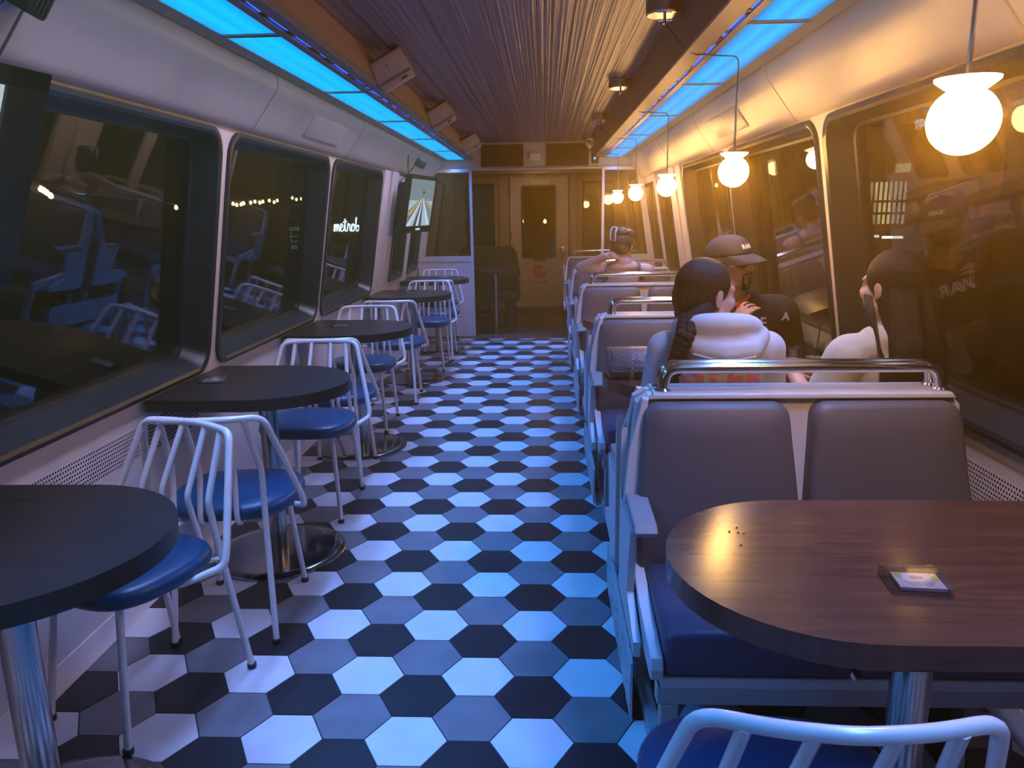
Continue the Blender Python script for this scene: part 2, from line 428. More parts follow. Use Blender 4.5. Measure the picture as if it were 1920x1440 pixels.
# ------------------------------------------------------------------ blue light rows
ROWS = [(-1.0, .265), (.285, 1.485), (1.505, 2.70), (2.72, 3.925), (3.945, 5.145), (5.165, 6.36), (6.38, 7.57), (7.59, 8.78)]
order = ['behind the camera end', 'first from the near end', 'second', 'third', 'fourth', 'fifth', 'sixth', 'last']
for s, sd in ((-1, 'left'), (1, 'right')):
    proto = None
    for i, (a, b) in enumerate(ROWS):
        xa, xb = (-1.088, -.890) if s < 0 else (.668, .870)
        where = ['out of sight above the near end', 'nearest the viewer and cut by the frame', 'second panel visible from the near end', 'third counted from the near end', 'fourth counted from the near end', 'fifth counted from the near end', 'next to last before the glass partition', 'last one touching the glass partition'][i]
        t = thing('ceiling_light', f'blue panel light in the {sd} row, {where}', 'light', ((xa+xb)/2, (a+b)/2, 2.0), 0, f'blue panel lights in the {sd} ceiling row')
        w, l = xb-xa, b-a
        bm = NB(); box(bm, (0, 0, .006), (w-.006, l-.004, .006)); obj('diffuser', bm, M['diff' if s < 0 else 'diffR'], t, smooth=False)
        bm = NB()
        for yy in (-l/2+.001, l/2-.001): box(bm, (0, yy, .006), (w, .010, .018))
        for xx in (-w/2+.002, w/2-.002): box(bm, (xx, 0, .008), (.006, l, .016))
        obj('frame', bm, M['frame'], t, smooth=False)
    # string of blue leds lying in the slot beside the panels
    t = thing('led_string', f'string of small blue LED lights in black clips along the {sd} slot', 'light string', (-.856 if s < 0 else .640, 0, 2.012))
    bm = NB(); random.seed(11+s); y = .3; segs = []
    while y < 8.7:
        l = random.uniform(.05, .22); segs.append((y, y+l)); y += l+random.uniform(.04, .16)
    for a, b in segs:
        bm = NB(); tube(bm, [(random.uniform(-.003, .003), a, 0), (random.uniform(-.003, .003), b, 0)], .0045, 6); obj('light_tube', bm, M['ledblue'], t)
    bm = NB(); tube(bm, [(0, .2, .012), (.002, 4, .012), (0, 8.7, .012)], .005, 6)
    for a, b in segs:
        box(bm, (0, b+.015, .0), (.012, .03, .014))
    obj('cable', bm, M['black'], t)

# perforated heater panels and louvres low on the side walls
def perf(s, y0, y1, z0, z1, name):
    bm = NB(); x = -1.4988 if s < 0 else 2*XC+1.4988
    ny, nz = int((y1-y0)/.0135), int((z1-z0)/.0135)
    for a in range(ny):
        for b in range(nz):
            y = y0+.0135*(a+(.5 if b % 2 else 0)); z = z0+.0135*b
            vs = [bm.verts.new((x, y+.0042*math.cos(k*PI/3), z+.0042*math.sin(k*PI/3))) for k in range(6)]; bm.faces.new(vs)
    return struct(name, bm, M['black'], smooth=False)
perf(-1, 1.55, 2.62, .555, .665, f'trim_{tn}'); tn += 1
perf(1, 1.2, 2.6, .50, .665, f'trim_{tn}'); tn += 1
bm = NB()
for k in range(9): box(bm, (-1.4985, 2.87, .545+k*.0135), (.003, .46, .006))
struct(f'trim_{tn}', bm, M['black'], smooth=False); tn += 1
# skirting coves
for s, nm in ((-1, 'left'), (1, 'right')):
    bm = NB(); sweep(bm, mirror([(-1.5, -.01), (-1.5, .07), (-1.496, .07), (-1.487, .02), (-1.47, 0.001), (-1.47, -.01)], s), -1.9, 8.8)
    struct(f'baseboard_{nm}', bm, M['wall'])

# pillars and door leaves past the last window
for s in (-1, 1):
    f = wmap(s)
    for y0, y1, d in ((6.40, 6.62, .018), (6.66, 6.92, .030), (7.80, 7.96, .016)):
        bm = NB(); prism(bm, [(y0, .02), (y1, .02), (y1, .735), (y0, .735)], lambda u, v, dd: ((-1.5+dd) if s < 0 else 2*XC+1.5-dd, u, v), 0, d)
        prism(bm, [(y0, .735), (y1, .735), (y1, 1.775), (y0, 1.775)], f, -.005, d, bev=.006)
        struct(f'trim_{tn}', bm, M['wall'], smooth=False); tn += 1

# ------------------------------------------------------------------ glass partition and bulkhead
YP = 8.82
def partition(s, xin, name, m):
    root = thing(name, None, None); root['kind'] = 'structure'
    g = 1 if s > 0 else -1
    xo = lambda z: xl(z) if s < 0 else 2*XC-xl(z)
    fn = lambda u, v, d: (u, YP+d, v)
    bm = NB()
    zb = .50 if s < 0 else .50
    zs = .905
    # post
    box(bm, (xin, YP, .945), (.032, .034, 1.89), .004)
    # sill rail, top rail, outer leaning stile
    xa = xin+g*.014
    prism(bm, [(xa, zs-.03), (xo(zs)-g*.0, zs-.03), (xo(zs), zs+.03), (xa, zs+.03)], fn, -.017, .017)
    prism(bm, [(xa, 1.865), (xo(1.86), 1.865), (xo(1.9), 1.90), (xa, 1.90)], fn, -.03, .03)
    prism(bm, [(xo(.9), .93), (xo(1.87), 1.87), (xo(1.87)-g*.06, 1.87), (xo(.93)-g*.07, .93)], fn, -.018, .018)
    obj('frame', bm, M['shell'], root, smooth=False)
    bm = NB(); prism(bm, [(xa, .0), (xo(.2) if 0 else (-1.5 if s < 0 else 2*XC+1.5), .0), (xo(.88), .876), (xa, .876)], fn, -.010, .010)
    obj('panel', bm, M['wall'], root, smooth=False)
    bm = NB(); prism(bm, [(xa, .93), (xo(.93)-g*.06, .93), (xo(1.87)-g*.05, 1.868), (xa, 1.868)], fn, -.004, .004)
    obj('pane', bm, M['pglass'], root, smooth=False)
partition(-1, -.838, 'partition_left', None); partition(1, .655, 'partition_right', None)
bm = NB()
box(bm, (-.11, YP+.06, 2.04), (2.5, .10, .28), .004)
box(bm, (-.11, YP+.03, 1.893), (1.55, .10, .022), .004)
struct('wall_bulkhead', bm, M['cove'], smooth=False)
for xa, xb, lab in ((-.712, -.235, 'left of the small white box'), (.018, .492, 'right of the small white box')):
    t = thing('air_grille', f'dark brown air grille in the bulkhead, {lab}', 'grille', ((xa+xb)/2, YP, 2.04))
    bm = NB(); box(bm, (0, .004, 0), (xb-xa, .012, .236), .002); obj('backing', bm, M['grille'], t, smooth=False)
    bm = NB()
    for k in range(17): box(bm, (0, -.004, -.108+k*.0135), (xb-xa-.02, .008, .004))
    obj('slat', bm, M['grille'], t, smooth=False)
t = thing('wall_box', 'small square white box on the bulkhead between the two dark grilles', 'box', (-.105, YP+.004, 2.02))
bm = NB(); box(bm, (0, -.008, 0), (.125, .026, .08), .006); obj('cover', bm, M['white'], t)
bm = NB(); box(bm, (.03, -.022, -.02), (.02, .004, .006)); obj('indicator', bm, M['greyink'], t)

# ------------------------------------------------------------------ vestibule beyond the partition
YE = 11.34
bm = NB(); box(bm, (-.1, 10.1, 2.06), (2.6, 2.5, .06)); box(bm, (-.1, 11.2, 2.0), (2.6, .3, .1), .01); box(bm, (-.1, 10.0, 2.02), (2.6, .12, .03)); struct('ceiling_vestibule', bm, M['endwall'], smooth=False)
for s, nm in ((-1, 'left'), (1, 'right')):
    bm = NB(); f = wmap(s)
    prism(bm, [(8.84, .735), (YE, .735), (YE, 2.05), (8.84, 2.05)], f, -.03, 0)
    prism(bm, [(8.84, -.02), (YE, -.02), (YE, .74), (8.84, .74)], lambda u, v, d: ((-1.5+d) if s < 0 else 2*XC+1.5-d, u, v), -.05, 0)
    for y0, y1 in ((9.15, 9.32), (10.25, 10.45)): prism(bm, [(y0, .74), (y1, .74), (y1, 2.0), (y0, 2.0)], f, -.004, .03, bev=.004)
    struct(f'wall_vestibule_{nm}', bm, M['endwall'], smooth=False)
    for y0, y1 in ((9.4, 10.15),):
        window(s, wn, y0, y1, .86, 1.80, .06, depth=.03, inset=.03, lip=.015); wn += 1
# end wall with two windows beside the door
bm = NB(); es = []
fn = lambda u, v, d: (u, YE+d, v)
for loop in [[(-1.55, -.02), (1.35, -.02), (1.35, 2.05), (-1.55, 2.05)], rrect(-1.16, -.735, .80, 1.835, .03, 3), rrect(.545, 1.0, .80, 1.845, .03, 3), [(-.50, .0), (.325, .0), (.325, 1.93), (-.50, 1.93)]]:
    vs = [bm.verts.new(fn(u, v, 0)) for u, v in loop]
    es += [bm.edges.new((vs[k], vs[(k+1) % len(vs)])) for k in range(len(vs))]
bmesh.ops.triangle_fill(bm, use_beauty=True, edges=es)
r = bmesh.ops.extrude_face_region(bm, geom=bm.faces[:]); bmesh.ops.translate(bm, verts=[g for g in r['geom'] if isinstance(g, bmesh.types.BMVert)], vec=(0, .05, 0))
for xx, w in ((-.60, .13), (.42, .10)): box(bm, (xx, YE-.012, 1.0), (w, .024, 2.0), .004)
box(bm, (-.09, YE-.02, 1.965), (.95, .04, .05), .005)
struct('wall_end', bm, M['endwall'], smooth=False)
for (xa, xb, za, zb) in ((-1.16, -.735, .80, 1.835), (.545, 1.0, .80, 1.845)):
    root = thing(f'window_{wn}', None, None); root['kind'] = 'structure'; wn += 1
    bm = NB(); cx, cz = (xa+xb)/2, (za+zb)/2
    for (c, sz) in (((xa+.012, cz), (.024, zb-za)), ((xb-.012, cz), (.024, zb-za)), ((cx, za+.012), (xb-xa, .024)), ((cx, zb-.012), (xb-xa, .024))):
        box(bm, (c[0], YE+.01, c[1]), (sz[0], .05, sz[1]), .003)
    obj('window_frame', bm, M['rubber'], root, smooth=False)
    bm = NB(); box(bm, (cx, YE+.02, cz), (xb-xa-.03, .006, zb-za-.03)); obj('window_glass', bm, M['glass'], root, smooth=False)
# end door
root = thing('door_1', None, None, (-.0865, YE, 0)); root['kind'] = 'structure'
bm = NB(); es = []
dfn = lambda u, v, d: (u, d, v)
for loop in [[(-.40, .02), (.40, .02), (.40, 1.92), (-.40, 1.92)], rrect(-.25, .24, .765, 1.795, .03, 4)]:
    vs = [bm.verts.new(dfn(u, v, 0)) for u, v in loop]
    es += [bm.edges.new((vs[k], vs[(k+1) % len(vs)])) for k in range(len(vs))]
bmesh.ops.triangle_fill(bm, use_beauty=True, edges=es)
r = bmesh.ops.extrude_face_region(bm, geom=bm.faces[:]); bmesh.ops.translate(bm, verts=[g for g in r['geom'] if isinstance(g, bmesh.types.BMVert)], vec=(0, .04, 0))
bmesh.ops.translate(bm, verts=bm.verts[:], vec=(0, -.012, 0))
obj('door_leaf', bm, M['doorpaint'], root, smooth=False)
bm = NB()
for c, sz in (((-.41, .97), (.025, 1.95)), ((.41, .97), (.025, 1.95)), ((0, 1.935), (.84, .025))): box(bm, (c[0], -.02, c[1]), (sz[0], .03, sz[1]), .003)
box(bm, (0, -.03, .015), (.9, .08, .03), .004)
obj('door_frame', bm, M['doorpaint'], root, smooth=False)
bm = NB(); pr = rrect(-.26, .25, .755, 1.805, .035, 5); pi_ = rrect(-.235, .225, .78, 1.78, .02, 5)
A = [bm.verts.new((u, -.022, v)) for u, v in pr]; B = [bm.verts.new((u, -.022, v)) for u, v in pi_]; C_ = [bm.verts.new((u, .01, v)) for u, v in pi_]; D_ = [bm.verts.new((u, -.01, v)) for u, v in pr]
for P, Q in ((D_, A), (A, B), (B, C_)):
    for k in range(len(P)): bm.faces.new((P[k], P[(k+1) % len(P)], Q[(k+1) % len(P)], Q[k]))
obj('gasket', bm, M['rubber'], root)
bm = NB(); box(bm, (-.005, .008, 1.28), (.47, .006, 1.01)); obj('window_glass', bm, M['glass'], root, smooth=False)
bm = NB(); box(bm, (.02, -.03, 1.845), (.30, .035, .09), .006); obj('header_box', bm, M['doorpaint'], root, smooth=False)
bm = NB(); tube(bm, fillet([(.345, -.01, .895), (.345, -.06, .895), (.20, -.06, .89)], .02), .011, 8); obj('door_handle', bm, M['chrome'], root)
bm = NB(); box(bm, (.345, -.017, .85), (.055, .012, .16), .02, 4); obj('lock_plate', bm, M['steel'], root)
bm = NB(); box(bm, (-.0, -.0145, .735), (.165, .004, .052)); obj('number_plate', bm, M['ink'], root, smooth=False)
text_mesh('number_text', '5058', .055, M['greyink'], root, (0, -.0175, .735), (PI/2, 0, 0))
bm = NB(); oc = [(.108*math.cos(PI/8+k*PI/4), .565+.108*math.sin(PI/8+k*PI/4)) for k in range(8)]
prism(bm, oc, lambda u, v, d: (u, d, v), -.0125, -.0165); obj('stop_sign', bm, M['red'], root, smooth=False)
text_mesh('stop_text', 'STOP', .085, M['card'], root, (0, -.0172, .565), (PI/2, 0, 0))
text_mesh('notice_text', 'DO NOT OPEN', .036, M['ink'], root, (0, -.0132, .405), (PI/2, 0, 0), bold=.001)
for k in range(4):
    pass
bm = NB()
for k in range(3): box(bm, (-.41, -.034, .5+k*.6), (.02, .02, .12), .004)
obj('hinge', bm, M['steel'], root)
# step edge by the end door
bm = NB(); box(bm, (-.09, YE-.20, .02), (.95, .36, .05), .01); struct(f'trim_{tn}', bm, M['carpet']); tn += 1
# ------------------------------------------------------------------ round-ended tables on chrome posts
def d_top(L, W, n=24):
    """outline: straight wall end at x=0, rounded end at x=L"""
    r = W/2; pts = [(0, -r), (L-r, -r)]
    for k in range(1, n): a = -PI/2+PI*k/n; pts.append((L-r+r*math.cos(a), r*math.sin(a)))
    pts += [(L-r, r), (0, r)]; return pts
def make_table(name, label, x_wall, y, L, W, dirx, px, wood, base_r=.275, post_r=.0375):
    t = thing(name, label, 'table', (px, y, 0))
    bm = NB()
    prism(bm, d_top(L, W), lambda u, v, d: (x_wall-px+dirx*u, v, d), .705, .75, bev=.004)
    obj('table_top', bm, wood, t, angle=30)
    bm = NB(); lathe(bm, [(post_r, .02), (post_r, .70)], n=32); lathe(bm, [(.11, .694), (.11, .705)], n=32); obj('post', bm, M['steel'], t)
    bm = NB(); lathe(bm, [(base_r, .0), (base_r, .008), (base_r-.006, .013), (base_r-.05, .017), (.06, .024), (0, .026)], n=64); obj('base', bm, M['base'], t)
    return t
TL = [1.43, 2.97, 4.47, 6.44, 7.98]
tl_lab = ['dark wooden table nearest the viewer on the left, half cut off by the photo edge',
          'dark round-ended wooden table below the big left window, second table from the near end',
          'dark round-ended table under the second left window, third table of the left row',
          'dark round-ended table under the third left window, fourth table of the left row',
          'dark round-ended table below the hanging television, against the glass partition']
for y, lb in zip(TL, tl_lab):
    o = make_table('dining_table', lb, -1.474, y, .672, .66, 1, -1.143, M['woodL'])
    o['group'] = 'dark tables along the left windows'
TR = [1.36, 3.06, 4.76, 6.44]
tr_lab = ['big walnut table in the right foreground holding a clear plastic card box',
          'walnut table between two facing double seats, handbag resting on its rounded end',
          'walnut table between the third and fourth double seats, mostly hidden behind seat backs',
          'walnut table between the far double seats, hidden behind the seat backs']
for y, lb in zip(TR, tr_lab):
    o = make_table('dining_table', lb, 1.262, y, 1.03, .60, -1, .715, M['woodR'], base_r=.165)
    o['group'] = 'walnut tables between the double seats'

# menu card boxes
def card_box(label, x, y, rz, lift=.75):
    t = thing('card_box', label, 'card holder', (x, y, lift), rz, 'clear card boxes on the tables')
    bm = NB(); box(bm, (0, 0, .0125), (.098, .082, .004), .001); box(bm, (0, -.043, .008), (.098, .004, .016), .001)
    box(bm, (0, .041, .010), (.098, .004, .014), .001)
    for sx in (-1, 1): box(bm, (sx*.047, 0, .008), (.004, .08, .016), .001)
    box(bm, (0, 0, .0015), (.098, .082, .003), .001)
    for sx in (-.040, .040): box(bm, (sx, .046, .014), (.014, .008, .006), .002)
    obj('case', bm, M['acrylic'], t, smooth=False)
    bm = NB(); box(bm, (.006, 0, .006), (.076, .058, .005)); obj('card', bm, M['card'], t, smooth=False)
    bm = NB(); box(bm, (-.024, .017, .0088), (.010, .018, .0006)); box(bm, (.036, .012, .0088), (.010, .024, .0006)); obj('yellow_mark', bm, M['yellow'], t, smooth=False)
    bm = NB(); box(bm, (.006, .011, .0088), (.022, .011, .0006)); obj('logo_block', bm, M['greyink'], t, smooth=False)
    bm = NB()
    for k in range(3): box(bm, (.006, -.008-.006*k, .0088), (.05-.008*k, .0018, .0006))
    obj('text_line', bm, M['greyink'], t, smooth=False)
card_box('clear plastic card box with yellow-cornered card on the big walnut table', .648, 1.255, -.10)
card_box('card box on the dark table below the big left window', -1.36, 2.965, .1)
card_box('card box on the third table of the left row', -1.245, 4.51, -.2)
card_box('card box on the fourth table of the left row', -1.16, 6.50, .1)
card_box('card box on the table nearest the glass partition', -1.07, 8.03, -.1)

# ------------------------------------------------------------------ spindle-back metal chairs (front towards +y)
def make_chair(label):
    t = thing('metal_chair', label, 'chair', group='white metal chairs with blue seats')
    R_ = .0112
    # padded seat
    bm = NB(); rings = []
    def seat_pt(a, k, z):
        c_, s_ = math.cos(a), math.sin(a); e = .62
        x = .222*k*math.copysign(abs(c_)**e, c_); y = .205*k*math.copysign(abs(s_)**e, s_)
        x *= 1-.10*max(0, -y/.2)
        return (x, y+.02, z)
    prof = [(.80, .402), (.93, .412), (.99, .428), (1., .440), (.97, .456), (.90, .466), (.6, .470), (.25, .469)]
    for k, z in prof: rings.append([bm.verts.new(seat_pt(2*PI*i/40, k, z)) for i in range(40)])
    for A, B in zip(rings, rings[1:]):
        for i in range(40): bm.faces.new((A[i], A[(i+1) % 40], B[(i+1) % 40], B[i]))
    bm.faces.new(rings[0]); bm.faces.new(rings[-1])
    obj('seat', bm, M['bluevinyl'], t, angle=60)
    # hoop: top rail bowed to the rear, sides flaring down and hooked forward below the seat
    def side(s): return [(s*.10, .10, .405), (s*.20, -.02, .408), (s*.262, -.10, .435), (s*.258, -.115, .475), (s*.185, -.235, .785)]
    L_, R__ = side(-1), side(1)
    mid = [(-.09, -.262, .786), (0, -.272, .786), (.09, -.262, .786)]
    pts = L_[:2]+L_[2:]+mid+R__[::-1]
    bm = NB(); tube(bm, fillet(pts, .035, 5), R_, 10); obj('back_hoop', bm, M['white'], t, angle=80)
    # inner spindles hooked under the seat
    for s in (-1, 1):
        bm = NB(); tube(bm, fillet([(s*.048, -.268, .784), (s*.056, -.165, .585), (s*.060, -.195, .43), (s*.060, -.175, .402), (s*.062, -.06, .405)], .025, 4), .0095, 8); obj('spindle', bm, M['white'], t, angle=80)
    # outer spindles run on as the rear legs
    for s in (-1, 1):
        bm = NB(); tube(bm, fillet([(s*.128, -.254, .784), (s*.145, -.165, .585), (s*.150, -.185, .42), (s*.168, -.245, .012)], .02, 4), .0105, 9)
        tube(bm, [(s*.150, -.188, .40), (s*.125, -.10, .408)], .008, 7)
        lg = obj('leg', bm, M['white'], t, angle=80)
        bm = NB(); lathe(bm, [(.013, 0), (.0145, .004), (.0145, .016), (.012, .018)], (s*.168, -.246, 0), 14); obj('foot_cap', bm, M['black'], lg)
    for s in (-1, 1):
        bm = NB(); tube(bm, [(s*.135, .145, .408), (s*.165, .195, .012)], .0105, 9); lg = obj('leg', bm, M['white'], t, angle=80)
        bm = NB(); lathe(bm, [(.013, 0), (.0145, .004), (.0145, .016), (.012, .018)], (s*.165, .195, 0), 14); obj('foot_cap', bm, M['black'], lg)
    return t
CH = [(-1.195, 1.965, PI-.42, 'white metal chair with blue seat tucked under the nearest left table'),
      (-1.10, 2.495, .085, 'white chair showing its spindle back, facing the second left table'),
      (-1.13, 3.475, PI+.02, 'blue-seated white chair on the far side of the second left table'),
      (-1.165, 4.03, .04, 'white chair facing the third left table, back touching the chair before it'),
      (-1.222, 4.955, PI+.03, 'white chair on the far side of the third left table, close to the wall'),
      (-1.165, 5.76, .06, 'white chair facing the fourth left table, its right legs in the aisle'),
      (-1.10, 6.965, PI, 'white chair on the far side of the fourth left table'),
      (-1.085, 7.515, .02, 'white chair facing the table below the television'),
      (-1.20, 8.47, PI, 'white chair against the glass partition, only its top rail showing'),
      (.375, 1.075, -.02, 'white chair with bowed top rail at the bottom edge before the walnut table')]
proto = make_chair(CH[0][3]); proto.location = (CH[0][0], CH[0][1], 0); proto.rotation_euler = (0, 0, CH[0][2])
for x, y, rz, lb in CH[1:]: dup(proto, (x, y, 0), rz, lb)

# ------------------------------------------------------------------ double transit seats; local: faces -y, aisle at -x
def make_bench(a, label):
    """a = -1: aisle side at local -x, +1: aisle side at local +x"""
    t = thing('double_seat', label, 'seat', group='grey double seats on the right')
    X = lambda x: -a*x          # local x measured so that the aisle is always negative
    W0, W1 = -.455, .445
    lean = lambda z: .0+.11*(z-.45)/.44  # back plane y offset (towards +y going up)
    def P(u, v, d): return (X(u), lean(v)-.11+d, v)
    # shell back
    bm = NB(); prism(bm, [(W0-.034, .30), (W1, .30), (W1, .86), (W1-.03, .893), (W0+.030, .893), (W0-.004, .872), (W0-.036, .60)], P, .0, .040, bev=.006)
    # wide edge of the shell at the aisle
    prism(bm, [(W0-.042, .30), (W0-.010, .30), (W0+.000, .70), (W0+.030, .885), (W0+.012, .887), (W0-.026, .74), (W0-.044, .58)], P, -.030, .0, bev=.004)
    prism(bm, [(W0+.035, .882), (W1-.02, .882), (W1-.03, .897), (W0+.045, .897)], P, -.022, .045, bev=.004)
    obj('shell', bm, M['shell'], t, smooth=False)
    # two upholstered backs
    for (u0, u1) in ((W0-.008, -.016), (.004, W1+.004)):
        bm = NB(); n = 14; c = (u0+u1)/2; hw = (u1-u0)/2; rings = []
        outline = []
        r = .045; zt, zb = .876, .43
        for (cx, cz, a0) in ((hw-r-.020, zt-r, 0), (-hw+r+.020, zt-r, PI/2)):
            for k in range(6): an = a0+PI/2*k/5; outline.append((cx+r*math.cos(an), cz+r*math.sin(an)))
        outline += [(-hw, .60), (-hw, zb), (hw, zb), (hw, .60)]
        for d, k in ((.0, 1.0), (-.035, 1.0), (-.052, .975), (-.058, .93), (-.060, .6)):
            cz = .65; rings.append([bm.verts.new(P(c+u*k, cz+(v-cz)*k, d)) for u, v in outline])
        m_ = len(outline)
        for A, B in zip(rings, rings[1:]):
            for k in range(m_): bm.faces.new((A[k], A[(k+1) % m_], B[(k+1) % m_], B[k]))
        bm.faces.new(rings[0]); bm.faces.new(rings[-1])
        obj('back_pad', bm, M['greyvinyl'], t, angle=50)
    for (u0, u1) in ((W0+.012, -.006), (.004, W1)):
        bm = NB(); box(bm, (X((u0+u1)/2), -.325, .393), (u1-u0, .41, .114), .022, 4); obj('seat_cushion', bm, M['navyvinyl'], t, angle=60)
    # white tray that wraps the cushion at the aisle, and the frame below
    bm = NB(); prism(bm, [(-.11, .33), (-.525, .33), (-.535, .36), (-.525, .385), (-.30, .41), (-.12, .45)], lambda u, v, d: (X(d), u, v), W0-.020, W0+.010, bev=.004)
    box(bm, (X(0), -.30, .318), (W1-W0, .44, .03), .004)
    obj('seat_tray', bm, M['shell'], t, smooth=False)
    bm = NB(); box(bm, (X(-.005), -.50, .283), (W1-W0+.005, .04, .045), .003); box(bm, (X(-.005), -.04, .283), (W1-W0, .04, .045), .003); obj('frame_rail', bm, M['shelldark'], t, smooth=False)
    for y in (-.50, -.05):
        bm = NB(); box(bm, (X(W0+.028), y, .1305), (.042, .045, .261), .003); obj('leg', bm, M['shelldark'], t, smooth=False)
    bm = NB(); box(bm, (X(.30), -.27, .13), (.03, .30, .26), .003); obj('wall_bracket', bm, M['black'], t, smooth=False)
    bm = NB(); box(bm, (X(W0+.028), -.275, .022), (.035, .42, .04), .003); obj('floor_rail', bm, M['shelldark'], t, smooth=False)
    # armrest with its side wing
    bm = NB(); prism(bm, [(-.03, .60), (-.03, .632), (-.30, .622), (-.318, .605), (-.31, .592)], lambda u, v, d: (X(d), u, v), W0-.038, W0+.022, bev=.006); obj('armrest', bm, M['arm'], t, smooth=False)
    bm = NB(); prism(bm, [(-.02, .31), (-.02, .80), (-.05, .60), (-.285, .595), (-.25, .46), (-.23, .40), (-.40, .35), (-.40, .31)], lambda u, v, d: (X(d), u, v), W0-.046, W0-.026, bev=.003); obj('side_wing', bm, M['shell'], t, smooth=False)
    # grab rail over the back
    yb = .0; tz = .962
    bm = NB(); pts = fillet([(X(W0+.075), .02, .885), (X(W0+.085), .025, tz), (X(W1-.055), .025, tz), (X(W1-.045), .02, .885)], .065, 8); tube(bm, pts, .0155, 14); obj('grab_rail', bm, M['chrome'], t, angle=80)
    for u in (W0+.075, W1-.045):
        bm = NB(); lathe(bm, [(.024, .890), (.024, .900), (.017, .906)], (X(u), .02, 0), 16); obj('rail_collar', bm, M['chrome'], t)
    return t
XB = .715
BF = [(2.115, 'grey double seat nearest the viewer, facing the big walnut table'),
      (3.815, 'grey double seat behind the hooded person, where the man in the cap sits'),
      (5.515, 'grey double seat facing us in front of the person with bare shoulders'),
      (7.10, 'far grey double seat beyond the bare-shouldered person, facing us'),
      (9.10, 'farthest double seat facing us, past the glass partition on the right')]
pf = make_bench(-1, BF[0][1]); pf.location = (XB, BF[0][0], 0)
for y, lb in BF[1:]: dup(pf, (XB, y, 0), 0, lb)
BA = [(2.215, 'double seat turned away from us that holds the hooded and the long-haired person'),
      (3.915, 'double seat turned away, back to back with the seat of the man in the cap'),
      (5.615, 'double seat turned away, on which the bare-shouldered person sits'),
      (7.20, 'double seat turned away near the right partition')]
pa = make_bench(1, BA[0][1]); pa.location = (XB, BA[0][0], 0); pa.rotation_euler = (0, 0, PI)
for y, lb in BA[1:]: dup(pa, (XB, y, 0), PI, lb)
# pierced skirt panels hung on the aisle side of each back to back pair
def skirt(y0, y1, label):
    t = thing('side_panel', label, 'panel', (.236, (y0+y1)/2, 0), group='pierced white panels beside the seats')
    L = (y1-y0)/2; n = 40; top = [(-L+2*L*k/n, .185+.010*abs(math.sin(k*PI/4))) for k in range(n+1)]; bot = [(L-2*L*k/n, .012+.012*abs(math.sin(k*PI/4))) for k in range(n+1)]
    bm = NB(); es = []; holes = []
    for k in range(5):
        cx = -L+L*(2*k+1)/5
        for p in range(6):
            a = p*PI/3; ex, ez = cx+.040*math.cos(a), .10+.040*math.sin(a)
            holes.append([(ex+.022*math.cos(b)*math.cos(a)-.009*math.sin(b)*math.sin(a), ez+.022*math.cos(b)*math.sin(a)+.009*math.sin(b)*math.cos(a)) for b in [2*PI*i/10 for i in range(10)]])
        for zz in ():
            holes.append([(cx+.020*math.cos(b), zz+.012*math.sin(b)) for b in [2*PI*i/8 for i in range(8)]])
    for loop in [top+bot]+holes:
        vs = [bm.verts.new((0, u, v)) for u, v in loop]; es += [bm.edges.new((vs[k], vs[(k+1) % len(vs)])) for k in range(len(vs))]
    bmesh.ops.triangle_fill(bm, use_beauty=True, edges=es)
    r = bmesh.ops.extrude_face_region(bm, geom=bm.faces[:]); bmesh.ops.translate(bm, verts=[g for g in r['geom'] if isinstance(g, bmesh.types.BMVert)], vec=(-.008, 0, 0))
    obj('sheet', bm, M['shell'], t, smooth=False)
    bm = NB()
    for yy in (-L*.7, L*.7): box(bm, (.0045, yy, .17), (.009, .03, .03), .002)
    obj('bracket', bm, M['shelldark'], t, smooth=False)
skirt(1.88, 2.66, 'pierced white side panel beside the nearest pair of seats')
skirt(3.50, 4.36, 'pierced white side panel beside the second pair of seats along the aisle')
skirt(5.2, 6.06, 'pierced white side panel beside the third pair of seats along the aisle')
skirt(6.8, 7.65, 'pierced white side panel beside the pair of seats nearest the partition')

